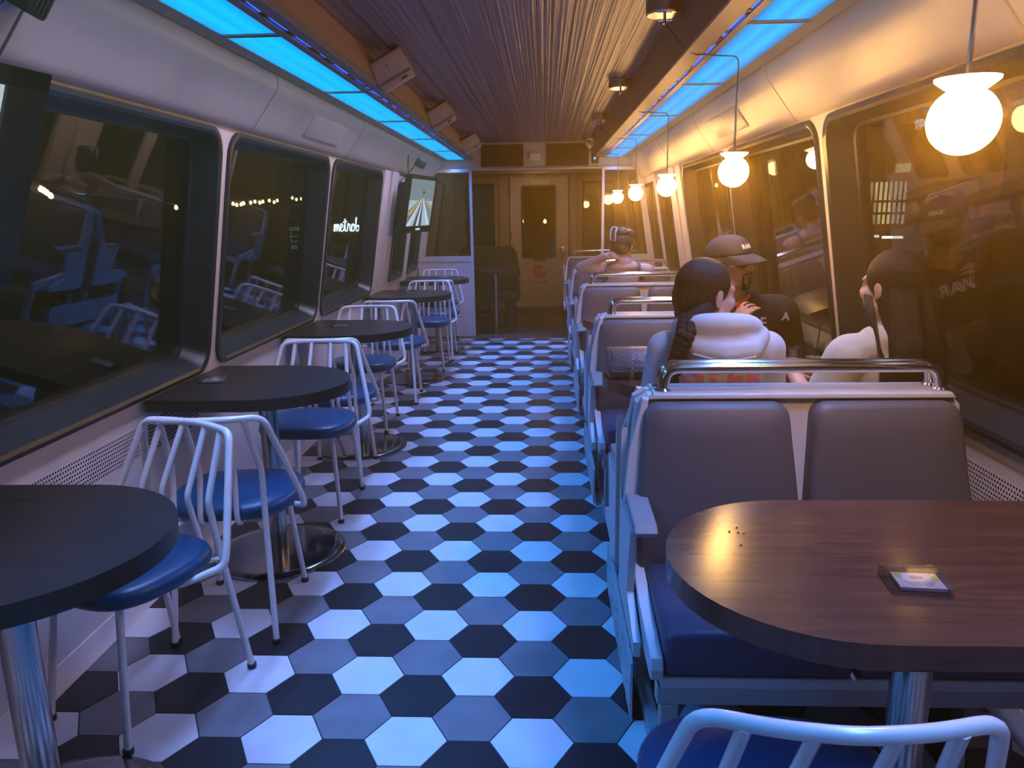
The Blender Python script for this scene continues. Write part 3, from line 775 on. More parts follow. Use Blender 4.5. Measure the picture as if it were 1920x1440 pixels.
# ------------------------------------------------------------------ pendant globes
PX = .765
PY = [1.49, 3.22, 4.95, 6.61, 8.24]
pend_lab = ['biggest glowing globe pendant, hanging over the big walnut table',
            'glowing globe pendant hanging above the man in the cap, second in the row',
            'third glowing globe pendant counted from the viewer',
            'fourth glowing globe pendant counted from the viewer',
            'last and smallest glowing globe pendant, beside the partition post']
for i, (y, lb) in enumerate(zip(PY, pend_lab)):
    yc = y-.08
    t = thing('pendant_lamp', lb, 'lamp', (PX, y, 0), group='globe pendants above the right tables')
    cx = .460-PX; dy = yc-y
    bm = NB(); lathe(bm, [(.0, 2.128), (.066, 2.128), (.072, 2.134), (.072, 2.178), (.06, 2.181)], (cx, dy, 0), 32); cn = obj('canopy', bm, M['steel'], t)
    bm = NB(); tube(bm, [(cx, dy, 2.128), (cx, dy, 2.098)], .006, 8); tube(bm, [(cx-.028, dy, 2.112), (cx+.028, dy, 2.112)], .004, 8); obj('strain_clip', bm, M['chrome'], cn)
    bm = NB(); tube(bm, fillet([(cx, dy, 2.10), (.548-PX, dy+.01, 2.004), (.60-PX, -.01, 1.998), (-.012, 0, 1.992), (0, 0, 1.975), (0, 0, 1.84)], .01, 3), .0028, 6); obj('cable', bm, M['black'], t)
    bm = NB(); tube(bm, [(0, 0, 1.86), (0, 0, 1.628)], .0045, 10); obj('rod', bm, M['chrome'], t)
    bm = NB(); lathe(bm, [(.0, 1.629), (.055, 1.627), (.054, 1.622), (.036, 1.608), (.026, 1.603), (.0, 1.601)], n=32); obj('cap', bm, emis('lamp_cap', (1, .62, .32), 5) if i == 0 else bpy.data.materials['lamp_cap'], t)
    bm = NB(); bmesh.ops.create_uvsphere(bm, u_segments=40, v_segments=24, radius=.0605); bmesh.ops.translate(bm, verts=bm.verts[:], vec=(0, 0, 1.553)); obj('globe', bm, M['globe'], t, angle=180)

# ------------------------------------------------------------------ loudspeakers, cameras, televisions
sp_lab = ['white wall speaker nearest the viewer at the left ceiling edge', 'middle white wall speaker of three at the left ceiling edge', 'white wall speaker nearest the bulkhead at the left ceiling edge']
for y, lb in zip((3.86, 5.62, 7.80), sp_lab):
    t = thing('wall_speaker', lb, 'speaker', (-.735, y, 2.085), group='white speakers along the left ceiling edge', rot=(.22, -.50, .14))
    bm = NB(); prism(bm, [(-.085, -.075), (.085, -.075), (.095, .0), (.085, .075), (-.085, .075), (-.095, .0)], lambda u, v, d: (u, d, v), -.055, .06, bev=.014)
    obj('body', bm, M['spk'], t, angle=50)
    bm = NB(); prism(bm, [(-.076, -.068), (.076, -.068), (.084, -.035), (-.084, -.035)], lambda u, v, d: (u, d, v), -.072, -.05, bev=.006); obj('lower_lip', bm, M['spk'], t)
    bm = NB(); box(bm, (.035, -.073, -.052), (.03, .004, .009)); obj('badge', bm, M['black'], t, smooth=False)
    bm = NB(); lathe(bm, [(0, 0), (.004, 0), (.004, .003), (0, .003)], (0, 0, 0), 10); bmesh.ops.transform(bm, matrix=Matrix.Translation((-.01, -.056, .03)) @ Matrix.Rotation(PI/2, 4, 'X'), verts=bm.verts[:]); obj('indicator', bm, M['black'], t)
    bm = NB(); box(bm, (-.06, .075, .02), (.05, .03, .11), .004); tube(bm, [(-.06, .07, .03), (-.02, .04, .03)], .010, 8); obj('bracket', bm, M['black'], t, smooth=False)

def bracket_box(label, loc, rot):
    t = thing('projector_box', label, 'device', loc, rot=rot)
    bm = NB(); box(bm, (0, 0, 0), (.085, .10, .07), .008); obj('housing', bm, M['black'], t)
    bm = NB()
    for k in range(4): box(bm, (.044, -.03+k*.02, 0), (.006, .008, .05))
    obj('fin', bm, M['black'], t, smooth=False)
    bm = NB(); tube(bm, fillet([(-.03, 0, -.03), (-.05, .0, -.10), (-.10, .02, -.26)], .02, 3), .005, 6); obj('cable', bm, M['ink'], t)
bracket_box('small black box with cable on the cove above the far television', (-1.115, 7.02, 1.855), (0, .5, .3))
bracket_box('small black box with cable in the upper left corner of the photo', (-1.165, 1.80, 1.90), (0, .55, .2))

def screen_mat(name):
    m = bpy.data.materials.new(name); m.use_nodes = True; nt = m.node_tree; nt.nodes.clear(); return m
def television(label, y0, y1, ztop, zbot, xt0, xt1, pic, bz=.035, ln=.20):
    """wall-side edge at (xt0, y0), far edge (xt1, y1); leans like the wall"""
    w = math.hypot(xt1-xt0, y1-y0); h = (ztop-zbot)
    ang = math.atan2(y1-y0, xt1-xt0)
    t = thing('television', label, 'television', ((xt0+xt1)/2, (y0+y1)/2, 0), ang)
    def P(u, v, d): return (u, -d+(v-ztop)*-ln*1.0, v)     # local -y looks at the aisle
    # local frame: x along the screen, -y towards the viewer; lean: lower edge nearer the wall (+y)
    bm = NB()
    prism(bm, rrect(-w/2, w/2, zbot, ztop, .012, 3), P, -.045, .0, bev=.004)
    for (ua, ub, va, vb) in ((-w/2, w/2, ztop-.035, ztop), (-w/2, w/2, zbot, zbot+.06), (-w/2, -w/2+.035, zbot, ztop), (w/2-bz, w/2, zbot, ztop)):
        prism(bm, [(ua, va), (ub, va), (ub, vb), (ua, vb)], P, .0, .012)
    obj('bezel', bm, M['black'], t, smooth=False)
    us, vs_ = (-w/2+.035, w/2-bz), (zbot+.06, ztop-.035)
    bm = NB(); prism(bm, [(us[0], vs_[0]), (us[1], vs_[0]), (us[1], vs_[1]), (us[0], vs_[1])], P, .0, .004)
    scn = obj('screen', bm, emis('screen_glow', (.60, .72, .74), .62) if 'screen_glow' not in bpy.data.materials else bpy.data.materials['screen_glow'], t, smooth=False)
    def Q(a, b): return (us[0]+(us[1]-us[0])*a, vs_[0]+(vs_[1]-vs_[0])*b)
    if pic:
        def patch(name, poly, col, s, d):
            bm = NB(); prism(bm, [Q(*p) for p in poly], P, d, d+.0006); obj(name, bm, emis(name, col, s), scn, smooth=False)
        patch('picture_ceiling', [(0, .55), (1, .55), (1, 1), (0, 1)], (.34, .40, .38), .55, .0045)
        patch('picture_left_platform', [(0, 0), (0, .30), (.52, .62), (.36, .38)], (.30, .33, .36), .5, .0052)
        patch('picture_right_platform', [(1, 0), (1, .42), (.56, .62), (.80, .2)], (.36, .42, .44), .5, .0052)
        patch('picture_yellow_edge', [(0.02, .26), (.10, .22), (.53, .60), (.50, .60)], (.75, .42, .06), .75, .0058)
        patch('picture_yellow_edge', [(.94, .36), (.98, .40), (.58, .60), (.56, .60)], (.75, .45, .08), .75, .0058)
        patch('picture_track', [(.28, 0), (.62, 0), (.56, .58), (.52, .58)], (.12, .13, .15), .5, .0064)
        patch('picture_rail', [(.40, 0), (.50, 0), (.545, .58), (.535, .58)], (.70, .80, .85), .8, .0070)
        patch('picture_rail', [(.02, .0), (.12, .0), (.53, .60), (.515, .60)], (.70, .82, .86), .8, .0070)
        patch('picture_rail', [(.86, .0), (.95, .05), (.57, .60), (.555, .60)], (.70, .82, .86), .8, .0070)
        patch('picture_sign', [(.52, .70), (.60, .70), (.60, .76), (.52, .76)], (.10, .12, .12), .5, .0052)
    bm = NB(); prism(bm, [(-.07, zbot+.022), (.05, zbot+.022), (.05, zbot+.038), (-.07, zbot+.038)], P, .012, .0135); obj('badge_light', bm, emis('badge_white', (.8, .9, .9), .8) if 'badge_white' not in bpy.data.materials else bpy.data.materials['badge_white'], t, smooth=False)
    bm = NB()
    prism(bm, [(-w*.30, zbot+.10), (w*.30, zbot+.10), (w*.30, ztop-.10), (-w*.30, ztop-.10)], P, -.09, -.04)
    for u in (-w*.36, -w*.1, w*.25): prism(bm, [(u, zbot+.06), (u+.05, zbot+.06), (u+.05, ztop-.06), (u, ztop-.06)], P, -.125, -.045)
    obj('mount', bm, M['black'], t, smooth=False)
    bm = NB(); tube(bm, fillet([P(-w*.42, ztop-.03, -.03), P(-w*.44, ztop+.06, -.05), P(-w*.43, ztop+.16, -.06)], .02, 3), .005, 6); obj('cable', bm, M['black'], t)
    bm = NB(); tube(bm, fillet([P(-w*.40, zbot+.02, -.05), P(-w*.41, zbot-.14, -.06)], .02, 3), .004, 6); obj('cable', bm, M['black'], t)
television('hanging television showing a tunnel with rails, over the far left table', 6.66, 7.42, 1.748, 1.248, -1.145, -1.025, True)
television('dark television seen edge-on at the left photo edge, over the nearest table', .83, 1.63, 1.695, 1.26, -1.12, -1.03, False, .105, .40)

# fittings near the right end of the bulkhead
t = thing('spot_lamp', 'small white spot lamp where the right soffit meets the bulkhead', 'lamp', (.50, 8.45, 2.13))
bm = NB(); lathe(bm, [(0, -.06), (.028, -.06), (.04, -.03), (.042, .03), (.03, .05), (0, .052)], n=20); bmesh.ops.rotate(bm, matrix=Matrix.Rotation(.9, 3, 'Y'), verts=bm.verts[:]); obj('head', bm, M['shell'], t)
bm = NB(); tube(bm, [(0, 0, 0), (-.02, 0, .055)], .01, 8); obj('stem', bm, M['chrome'], t)
t = thing('door_sensor', 'small black sensor with a bluish lens beside the right bulkhead grille', 'sensor', (.565, 8.80, 1.99))
bm = NB(); box(bm, (0, 0, 0), (.07, .05, .11), .006); obj('housing', bm, M['black'], t)
bm = NB(); bmesh.ops.create_uvsphere(bm, u_segments=14, v_segments=10, radius=.014); bmesh.ops.translate(bm, verts=bm.verts[:], vec=(-.01, -.028, 0)); obj('lens', bm, emis('sensor_lens', (.55, .55, 1), .9), t)

# ------------------------------------------------------------------ far end furniture
t = thing('operator_seat', 'dark upholstered seat with tall back beside the end door', 'seat', (-.74, 9.85, 0))
DK = mat('dark_upholstery', (.030, .024, .024), .6, bump=(200, .15, (1, 1, 1)))
bm = NB(); prism(bm, [(-.40, .44), (.40, .44), (.42, .62), (.37, .93), (.31, 1.0), (-.31, 1.0), (-.37, .93), (-.42, .62)], lambda u, v, d: (u, d+.06*(v-.44), v), -.05, .07, bev=.02); obj('backrest', bm, DK, t)
bm = NB(); box(bm, (0, -.26, .40), (.84, .46, .11), .03, 3); obj('seat_cushion', bm, DK, t)
bm = NB(); box(bm, (.30, -.2, .17), (.13, .3, .34), .01); box(bm, (-.30, -.2, .17), (.13, .3, .34), .01); obj('pedestal', bm, DK, t, smooth=False)
bm = NB(); box(bm, (.435, -.20, .60), (.05, .34, .035), .01); obj('armrest', bm, M['arm'], t)
t = thing('pedestal_table', 'dark small round table on a slim steel post past the left partition', 'table', (-.60, 9.16, 0))
bm = NB(); lathe(bm, [(0, .715), (.295, .715), (.30, .72), (.30, .752), (.295, .757), (0, .757)], n=48); obj('table_top', bm, M['woodL'], t)
bm = NB(); lathe(bm, [(.030, .01), (.030, .72)], n=24); obj('post', bm, M['steel'], t)
bm = NB(); lathe(bm, [(.20, 0), (.20, .008), (.17, .014), (.03, .02), (0, .021)], n=40); obj('base', bm, M['base'], t)
t = thing('slatted_sign', 'wooden slat crate lettered oba, half hidden behind the left partition', 'sign', (-1.02, 10.02, 0))
BR = mat('crate_brown', (.07, .035, .025), .6); CR = mat('crate_cream', (.42, .33, .26), .6)
bm = NB(); box(bm, (0, 0, .34), (.62, .04, .66), .004); obj('backing', bm, BR, t, smooth=False)
for z, h in ((.605, .035), (.545, .03), (.40, .125), (.27, .03), (.20, .035), (.10, .02)):
    bm = NB(); box(bm, (0, -.024, z), (.60, .012, h), .002); obj('slat', bm, CR, t, smooth=False)
text_mesh('crate_text', 'metrobar', .115, M['ink'], t, (.06, -.0315, .40), (PI/2, 0, 0))

# floor sign edge of the handbag and the drinks on table
t = thing('tumbler', 'clear drinking glass on the walnut table behind the chrome rail', 'glass', (.97, 2.98, .75))
bm = NB(); lathe(bm, [(.030, .0), (.032, .003), (.038, .12), (.036, .12), (.030, .010), (0, .010)], n=28, cap=False); obj('wall', bm, M['tumbler'], t)
bm = NB(); lathe(bm, [(0, .011), (.0298, .011), (.034, .075), (0, .075)], n=24); obj('drink', bm, mat('pale_drink', (.45, .42, .30), .15), t)
t = thing('tumbler', 'clear glass with a straw near the window end of the second walnut table', 'glass', (1.10, 3.10, .75))
bm = NB(); lathe(bm, [(.030, .0), (.032, .003), (.038, .12), (.036, .12), (.030, .010), (0, .010)], n=28, cap=False); obj('wall', bm, M['tumbler'], t)
bm = NB(); lathe(bm, [(0, .011), (.0298, .011), (.034, .06), (0, .06)], n=24); obj('drink', bm, bpy.data.materials['pale_drink'], t)
bm = NB(); tube(bm, [(.0, 0, .012), (.02, .01, .2)], .003, 6); obj('straw', bm, M['black'], t)

BAGM = mat('bag_leather', (.15, .095, .08), .42, bump=(45, .9, (1, 1, 1)))
t = thing('handbag', 'quilted brown handbag with chains resting on the rounded table end', 'bag', (.345, 3.05, .752), .05)
bm = NB(); prism(bm, [(-.085, 0), (.085, 0), (.100, .018), (.094, .05), (.060, .092), (.025, .108), (-.03, .106), (-.066, .086), (-.096, .045), (-.100, .018)], lambda u, v, d: (d, u, v), -.10, .15, bev=.012); obj('body', bm, BAGM, t, angle=70)
bm = NB(); prism(bm, [(-.101, .030), (-.097, .030), (-.070, .083), (-.032, .103), (.045, .103), (.048, .107), (-.034, .111), (-.074, .090)], lambda u, v, d: (d, u, v), -.085, .152, bev=.0015); obj('flap', bm, BAGM, t)
for xx in (-.01, .06):
    bm = NB()
    for k in range(7):
        m_ = Matrix.Translation((xx, -.106-.0005*k, .075-.011*k)) @ Matrix.Rotation(PI/2*(k % 2), 4, 'Z') @ Matrix.Rotation(PI/2, 4, 'X')
        r1, r2 = .0085, .0022; ring = []
        for a in range(10):
            ring.append([bm.verts.new(m_ @ V(((r1+r2*math.cos(b))*math.cos(a*PI/5)*.75, (r1+r2*math.cos(b))*math.sin(a*PI/5), r2*math.sin(b)))) for b in [2*PI*i/6 for i in range(6)]])
        for a in range(10):
            for b in range(6): bm.faces.new((ring[a][b], ring[(a+1) % 10][b], ring[(a+1) % 10][(b+1) % 6], ring[a][(b+1) % 6]))
    obj('chain', bm, M['chrome'], t, angle=180)
# crumbs on the near table
for x, y in ((.395, 1.475), (.405, 1.47), (.398, 1.50), (.385, 1.415), (.378, 1.48)):
    bm = NB(); bmesh.ops.create_icosphere(bm, subdivisions=1, radius=.0022); bmesh.ops.translate(bm, verts=bm.verts[:], vec=(0, 0, .0015)); o = obj('crumb', bm, M['dirt'], loc=(x, y, .75))
    tag(o, 'tiny dark crumb on the rounded end of the big walnut table', 'crumb', 'crumbs on the big walnut table')
# ------------------------------------------------------------------ people
M['skin'] = mat('skin', (.50, .27, .18), .5, noise=(14, .06, (1, 1, 1)))
M['skinlight'] = mat('skin_light', (.62, .37, .28), .5, noise=(14, .05, (1, 1, 1)))
M['hair'] = mat('dark_hair', (.008, .006, .005), .55, spec=.35, bump=(60, .9, (6, 6, .25)))
M['hairbrown'] = mat('brown_hair', (.085, .052, .032), .45, bump=(70, .9, (2, 2, 2)))
M['hoodie'] = mat('white_fleece', (.66, .63, .64), .85, bump=(9, .8, (1, 1, 1)), sheen=.3)
M['tee'] = mat('cream_cotton', (.60, .55, .44), .85, bump=(10, .8, (1, 1, 1)), sheen=.2)
M['blackcloth'] = mat('black_cloth', (.014, .013, .014), .85, bump=(10, .6, (1, 1, 1)))
M['capcloth'] = mat('navy_cap', (.030, .032, .050), .8, bump=(200, .2, (1, 1, 1)))
M['tank'] = mat('mauve_tank', (.17, .125, .125), .8, bump=(12, .4, (1, 1, 1)))
M['denim'] = mat('dark_denim', (.02, .024, .04), .85)
M['shoe'] = mat('dark_shoe', (.02, .02, .02), .6)
M['pink'] = mat('pink_print', (.80, .27, .31), .7)
M['whiteprint'] = mat('white_print', (.75, .72, .70), .7)
M['lip'] = mat('lips', (.36, .12, .09), .45)
M['eye'] = mat('eye_white', (.6, .57, .53), .2)
M['iris'] = mat('dark_iris', (.03, .018, .012), .15)
M['lens'] = glass('spectacle_lens', (.75, .72, .7), .08)
M['lanyard'] = mat('red_lanyard', (.70, .09, .04), .6)

def ell(bm, c, r, rot=None, u=20, v=12):
    g = bmesh.ops.create_uvsphere(bm, u_segments=u, v_segments=v, radius=1)
    m_ = Matrix.Translation(c) @ (rot.to_4x4() if rot else Matrix()) @ Matrix.Diagonal((*r, 1)); bmesh.ops.transform(bm, matrix=m_, verts=g['verts'])
def capsule(bm, a, b, ra, rb, n=14):
    a, b = V(a), V(b); d = b-a; L = d.length
    q_ = d.to_track_quat('Z', 'Y').to_matrix().to_4x4(); q_.translation = a
    prof = [(ra*math.sin(t), -ra*math.cos(t)) for t in [PI/2*k/4 for k in range(5)]]+[(rb*math.cos(t), L+rb*math.sin(t)) for t in [PI/2*k/4 for k in range(5)]]
    prof = [(max(0, r), z) for r, z in prof]; prof[0] = (0, prof[0][1]); prof[-1] = (0, prof[-1][1])
    b2 = NB(); lathe(b2, prof, n=n, cap=False); bmesh.ops.transform(b2, matrix=q_, verts=b2.verts[:])
    me = bpy.data.meshes.new('tmp'); b2.to_mesh(me); b2.free(); bm.from_mesh(me); bpy.data.meshes.remove(me)
def chain(bm, pts, rs, n=14):
    for i in range(len(pts)-1): capsule(bm, pts[i], pts[i+1], rs[i], rs[i+1], n)

def skinned(name, bm, m, parent, voxel=.006, smooth=4, cut=None, factor=.6):
    """fuse overlapping closed pieces into one continuous surface"""
    me = bpy.data.meshes.new(name); bmesh.ops.recalc_face_normals(bm, faces=bm.faces[:]); bm.to_mesh(me); bm.free()
    o = bpy.data.objects.new(name, me); COL.objects.link(o)
    r = o.modifiers.new('fuse', 'REMESH'); r.mode = 'VOXEL'; r.voxel_size = voxel; r.use_smooth_shade = True
    s = o.modifiers.new('soften', 'SMOOTH'); s.iterations = smooth; s.factor = factor
    bpy.context.view_layer.update()
    me2 = bpy.data.meshes.new_from_object(o.evaluated_get(bpy.context.evaluated_depsgraph_get()))
    o.modifiers.clear(); o.data = me2; bpy.data.meshes.remove(me); me2.name = name
    if cut:
        b = NB(); b.from_mesh(me2)
        kill = [v for v in b.verts if cut(v.co)]; bmesh.ops.delete(b, geom=kill, context='VERTS'); b.to_mesh(me2); b.free()
    me2.materials.clear(); me2.materials.append(m); me2.polygons.foreach_set('use_smooth', [True]*len(me2.polygons))
    o.parent = parent; return o

def hand(bm, wrist, d, nrm, side, curl, thumb=.7, spread=.10, s=1.):
    """d: along the palm, nrm: out of the palm's face, side=+1 when the thumb sits at d x nrm"""
    d = V(d).normalized(); nrm = V(nrm); nrm = (nrm-d*nrm.dot(d)).normalized(); w_ = d.cross(nrm)*side
    W = V(wrist)
    P = lambda a, b, c: W+(d*a+w_*b+nrm*c)*s
    for b in (-.028, -.009, .010, .028): capsule(bm, P(.012, b*.62, 0), P(.078, b, .002), .0125*s, .0105*s, 10)
    ell(bm, P(.045, 0, .004), (.030*s,)*3)
    lens_ = [(.036, .024, .019), (.042, .028, .021), (.040, .026, .020), (.030, .020, .017)]
    for k, (b, L3) in enumerate(zip((.029, .010, -.010, -.028), lens_)):
        p = P(.082, b, .002); ang = 0; yawf = spread*(1.5-k)*.5
        rr = (.0092, .0084, .0076, .0068)
        for j, L in enumerate(L3):
            ang += curl[k][j]
            dirv = (d*math.cos(ang)+nrm*math.sin(ang)+w_*math.sin(yawf)).normalized(); q_ = p+dirv*L*s
            capsule(bm, p, q_, rr[j]*s, rr[j+1]*s, 10); p = q_
    p = P(.020, .026, .008)
    for L, (a, c, e), r1, r2 in ((.040, (.62, .72, .25), .0115, .0100), (.030, (.80, .42, .38*thumb), .0098, .0090), (.024, (.90, .15, .55*thumb), .0088, .0074)):
        dirv = (d*a+w_*c+nrm*e).normalized(); q_ = p+dirv*L*s; capsule(bm, p, q_, r1*s, r2*s, 10); p = q_

def head_mat(pos, yaw=0, pit=0, rol=0): return Matrix.Translation(pos) @ Matrix.Rotation(yaw, 4, 'Z') @ Matrix.Rotation(pit, 4, 'X') @ Matrix.Rotation(rol, 4, 'Y')
def head(bm, hm, neck_to, s=1., neck_r=.052):
    b = NB()
    ell(b, (0, -.012, .025), (.074, .092, .085)); ell(b, (0, .028, -.032), (.060, .062, .078)); ell(b, (0, .040, -.082), (.044, .042, .034)); ell(b, (0, .070, -.100), (.019, .016, .016))
    capsule(b, (0, .086, .012), (0, .106, -.026), .008, .0125)
    for s_ in (-1, 1):
        ell(b, (s_*.010, .098, -.030), (.009, .011, .008)); ell(b, (s_*.036, .060, -.028), (.024, .026, .022))
        capsule(b, (s_*.010, .084, .024), (s_*.046, .068, .020), .009, .008)
        ell(b, (s_*.031, .072, .002), (.016, .011, .007)); ell(b, (s_*.031, .071, -.006), (.015, .010, .006))
        R_ = Matrix.Rotation(s_*.35, 3, 'Z') @ Matrix.Rotation(-.2, 3, 'X')
        ell(b, (s_*.079, -.010, -.006), (.007, .019, .032), R_); ell(b, (s_*.077, -.004, -.030), (.007, .010, .012), R_)
        capsule(b, (s_*.060, .005, -.060), (s_*.040, .045, -.092), .022, .016)
    ell(b, (0, .089, -.058), (.020, .010, .006)); ell(b, (0, .087, -.071), (.017, .009, .007))
    bmesh.ops.transform(b, matrix=hm @ Matrix.Scale(s, 4), verts=b.verts[:])
    me = bpy.data.meshes.new('tmp'); b.to_mesh(me); b.free(); bm.from_mesh(me); bpy.data.meshes.remove(me)
    capsule(bm, hm @ V((0, -.018, -.05)), neck_to, neck_r*.95, neck_r*1.12)
def face_bits(hm, parent, s=1.):
    for s_ in (-1, 1):
        b = NB(); ell(b, hm @ (V((s_*.031, .0715, -.001))*s), (.0118*s,)*3, u=16, v=10); e = obj('eye', b, M['eye'], parent, angle=180)
        b = NB(); ell(b, hm @ (V((s_*.031+.002, .0785, -.001))*s), (.0052*s,)*3, u=12, v=8); obj('iris', b, M['iris'], e, angle=180)

def torso(bm, lean=0, sw=.165, k=1., chest=.112, tilt=0):
    """seated trunk facing +y with the hips at z=.55; lean moves the shoulders forward"""
    f = lambda x, y, z: (x+tilt*(z-.55), y+lean*(z-.55)/.42, z)
    ell(bm, f(0, 0, .55), (.170*k, .125*k, .115)); ell(bm, f(0, .0, .66), (.148*k, .108*k, .12)); ell(bm, f(0, .0, .78), (.150*k, .108*k, .13)); ell(bm, f(0, -.005, .88), (.160*k, chest*k, .12))
    capsule(bm, f(-sw, -.01, .955), f(sw, -.01, .955), .062*k, .062*k); capsule(bm, f(-.06, -.01, .985), f(.06, -.01, .985), .055*k, .055*k)
    return f
def legs(bm, k=1., z=.548, spread=.10, knee=.43):
    for s in (-1, 1): chain(bm, [(s*.09, .02, z), (s*spread, knee-.03, z-.035), (s*spread, .17, .09)], [.084*k, .058*k, .042*k])
def feet(bm, spread=.10, knee=.43):
    for s in (-1, 1): capsule(bm, (s*spread, knee+.0, .045), (s*(spread+.01), knee+.16, .036), .042, .033)
def bare_feet_base(bm, spread=.10, knee=.43):
    for s in (-1, 1): capsule(bm, (s*spread, .17, .10), (s*spread, .155, .05), .036, .034); capsule(bm, (s*spread, .155, .04), (s*spread, .27, .033), .033, .026)
REL = [(.35, .4, .3)]*4

# --- person in a white hooded sweatshirt, seen from behind, dark braid
pr = thing('person', 'seated person in a white hooded sweatshirt with dark braid, back to us', 'person', (.560, 2.535, 0), -.04)
hm = head_mat((-.030, -.025, 1.135), -1.08, -.05, .06)
b = NB(); f = torso(b, lean=-.05, k=.90); head(b, hm, (-.005, -.065, .985), 1.0); legs(b, .9); bare_feet_base(b)
for s in (-1, 1): chain(b, [(s*.155, -.055, .945), (s*.175, .0, .72), (s*.12, .27, .812)], [.045, .037, .027])
hand(b, (.12, .27, .812), (-.5, .8, .0), (0, .1, -1), 1, REL); hand(b, (-.12, .27, .812), (.5, .8, .0), (0, .1, -1), -1, REL)
skinned('body', b, M['skinlight'], pr, .0052, 3); face_bits(hm, pr)
b = NB(); f = torso(b, lean=-.05, k=1.05, sw=.160, chest=.112)
for s in (-1, 1): chain(b, [(s*.158, -.055, .935), (s*.190, -.01, .74), (s*.13, .25, .812)], [.068, .058, .042])
ell(b, (0, 0.01, .56), (.19, .13, .09)); sw_ = skinned('sweatshirt', b, M['hoodie'], pr, .008, 5)
# hood lying in folds on the shoulders
b = NB()
ring = [(.085*math.cos(a)*1.25, -.065+.085*math.sin(a)*1.15, 1.022+.030*math.sin(a)*-1) for a in [2*PI*i/16 for i in range(17)]]
chain(b, ring, [.040]*17, 10)
chain(b, [(-.115, -.085, 1.01), (-.075, -.155, .98), (0, -.178, .965), (.080, -.162, .97), (.130, -.095, 1.005)], [.035, .040, .048, .045, .035], 10)
ell(b, (.015, -.145, .99), (.110, .052, .052)); capsule(b, (.09, -.015, 1.02), (.045, .035, .975), .034, .03); capsule(b, (-.09, -.015, 1.02), (-.045, .035, .975), .034, .03); ell(b, (-.108, -.10, 1.03), (.045, .055, .045))
hd = skinned('hood', b, M['hoodie'], pr, .007, 4)
b = NB(); chain(b, [(-.090, -.193, .963), (0, -.220, .944), (.095, -.200, .957)], [.004]*3, 8); obj('hood_seam', b, M['hoodie'], hd, angle=180)
# hair: swept back smooth cap and a braid over the left of the back
b = NB(); ell(b, (0, -.022, .030), (.083, .095, .089)); ell(b, (0, -.055, -.01), (.074, .066, .075)); ell(b, (0, -.065, -.06), (.05, .045, .05)); bmesh.ops.transform(b, matrix=hm, verts=b.verts[:])
skinned('hair', b, M['hair'], pr, .006, 3)
b = NB(); path = [V((-.100, -.12, 1.065)), V((-.118, -.185, 1.025)), V((-.136, -.185, .965)), V((-.152, -.165, .89)), V((-.166, -.150, .81)), V((-.170, -.145, .74))]
pts = catmull3 = []
for i in range(len(path)-1):
    for k in range(6): catmull3.append(path[i].lerp(path[i+1], k/6))
catmull3.append(path[-1])
for i, p in enumerate(pts):
    r_ = .024-.010*i/len(pts); s = 1 if i % 2 else -1
    ell(b, p+V((s*r_*.55, -.004*s, 0)), (r_*.95, r_*.85, r_*.85), Matrix.Rotation(s*.6, 3, 'Y'), 12, 8)
capsule(b, (-.05, -.10, 1.085), (-.100, -.125, 1.06), .036, .026)
obj('braid', b, M['hair'], pr, angle=180)
b = NB(); lathe(b, [(.016, -.006), (.018, 0), (.016, .006)], pts[-3], 14, cap=False); obj('hair_tie', b, M['blackcloth'], pr)
# pink letters on the back, laid on the cloth below the hood
for k, (ch, sz, zz) in enumerate((('S', .150, .895), ('T', .105, .872), ('E', .105, .872), ('R', .105, .872))):
    xx = (-.085, -.022, .045, .112)[k]
    cu = text_mesh('back_letter', ch, sz, M['pink'], sw_, (0, 0, 0), (0, 0, 0), extrude=.0, bold=.005)
    me = cu.data; hit_off = []
    bb = NB(); bb.from_mesh(me); bmesh.ops.subdivide_edges(bb, edges=bb.edges[:], cuts=2, use_grid_fill=True); bmesh.ops.triangulate(bb, faces=bb.faces[:])
    from mathutils.bvhtree import BVHTree
    bv = BVHTree.FromPolygons([v.co for v in sw_.data.vertices], [tuple(p.vertices) for p in sw_.data.polygons])
    for v in bb.verts:
        o_ = V((xx+v.co.x, -.6, zz+v.co.y)); h_ = bv.ray_cast(o_, V((0, 1, 0)))
        v.co = (h_[0]+V((0, -.0035, 0))) if h_[0] else V((o_.x, -.15, o_.z))
    bb.to_mesh(me); bb.free()

# --- person with long dark hair in a cream t-shirt, seen from behind by the window
pr = thing('person', 'seated person with long straight dark hair and cream t-shirt beside the window', 'person', (1.075, 2.535, 0), .30)
hm = head_mat((.03, -.045, 1.155), .22, .0, -.04)
b = NB(); f = torso(b, lean=-.08, k=.86, sw=.140); head(b, hm, (.01, -.095, .985)); legs(b, .88); bare_feet_base(b)
chain(b, [(-.145, -.085, .945), (-.185, -.03, .72), (-.10, .25, .812)], [.044, .036, .026]); chain(b, [(.135, -.085, .945), (.12, .03, .72), (.06, .25, .812)], [.044, .036, .026])
hand(b, (-.10, .25, .812), (.5, .8, 0), (0, .1, -1), -1, REL); hand(b, (.06, .25, .812), (-.5, .8, 0), (0, .1, -1), 1, REL)
skinned('body', b, M['skinlight'], pr, .0052, 3); face_bits(hm, pr)
b = NB(); f = torso(b, lean=-.08, k=.98, sw=.148)
chain(b, [(-.150, -.085, .940), (-.196, -.05, .80)], [.070, .066]); chain(b, [(.135, -.085, .940), (.13, -.03, .80)], [.066, .060]); ell(b, (0, .01, .56), (.17, .125, .07))
skinned('tshirt', b, M['tee'], pr, .007, 4)
b = NB()
ell(b, (0, -.020, .032), (.086, .098, .092)); ell(b, (.012, -.050, -.02), (.084, .070, .09)); bmesh.ops.transform(b, matrix=hm, verts=b.verts[:])
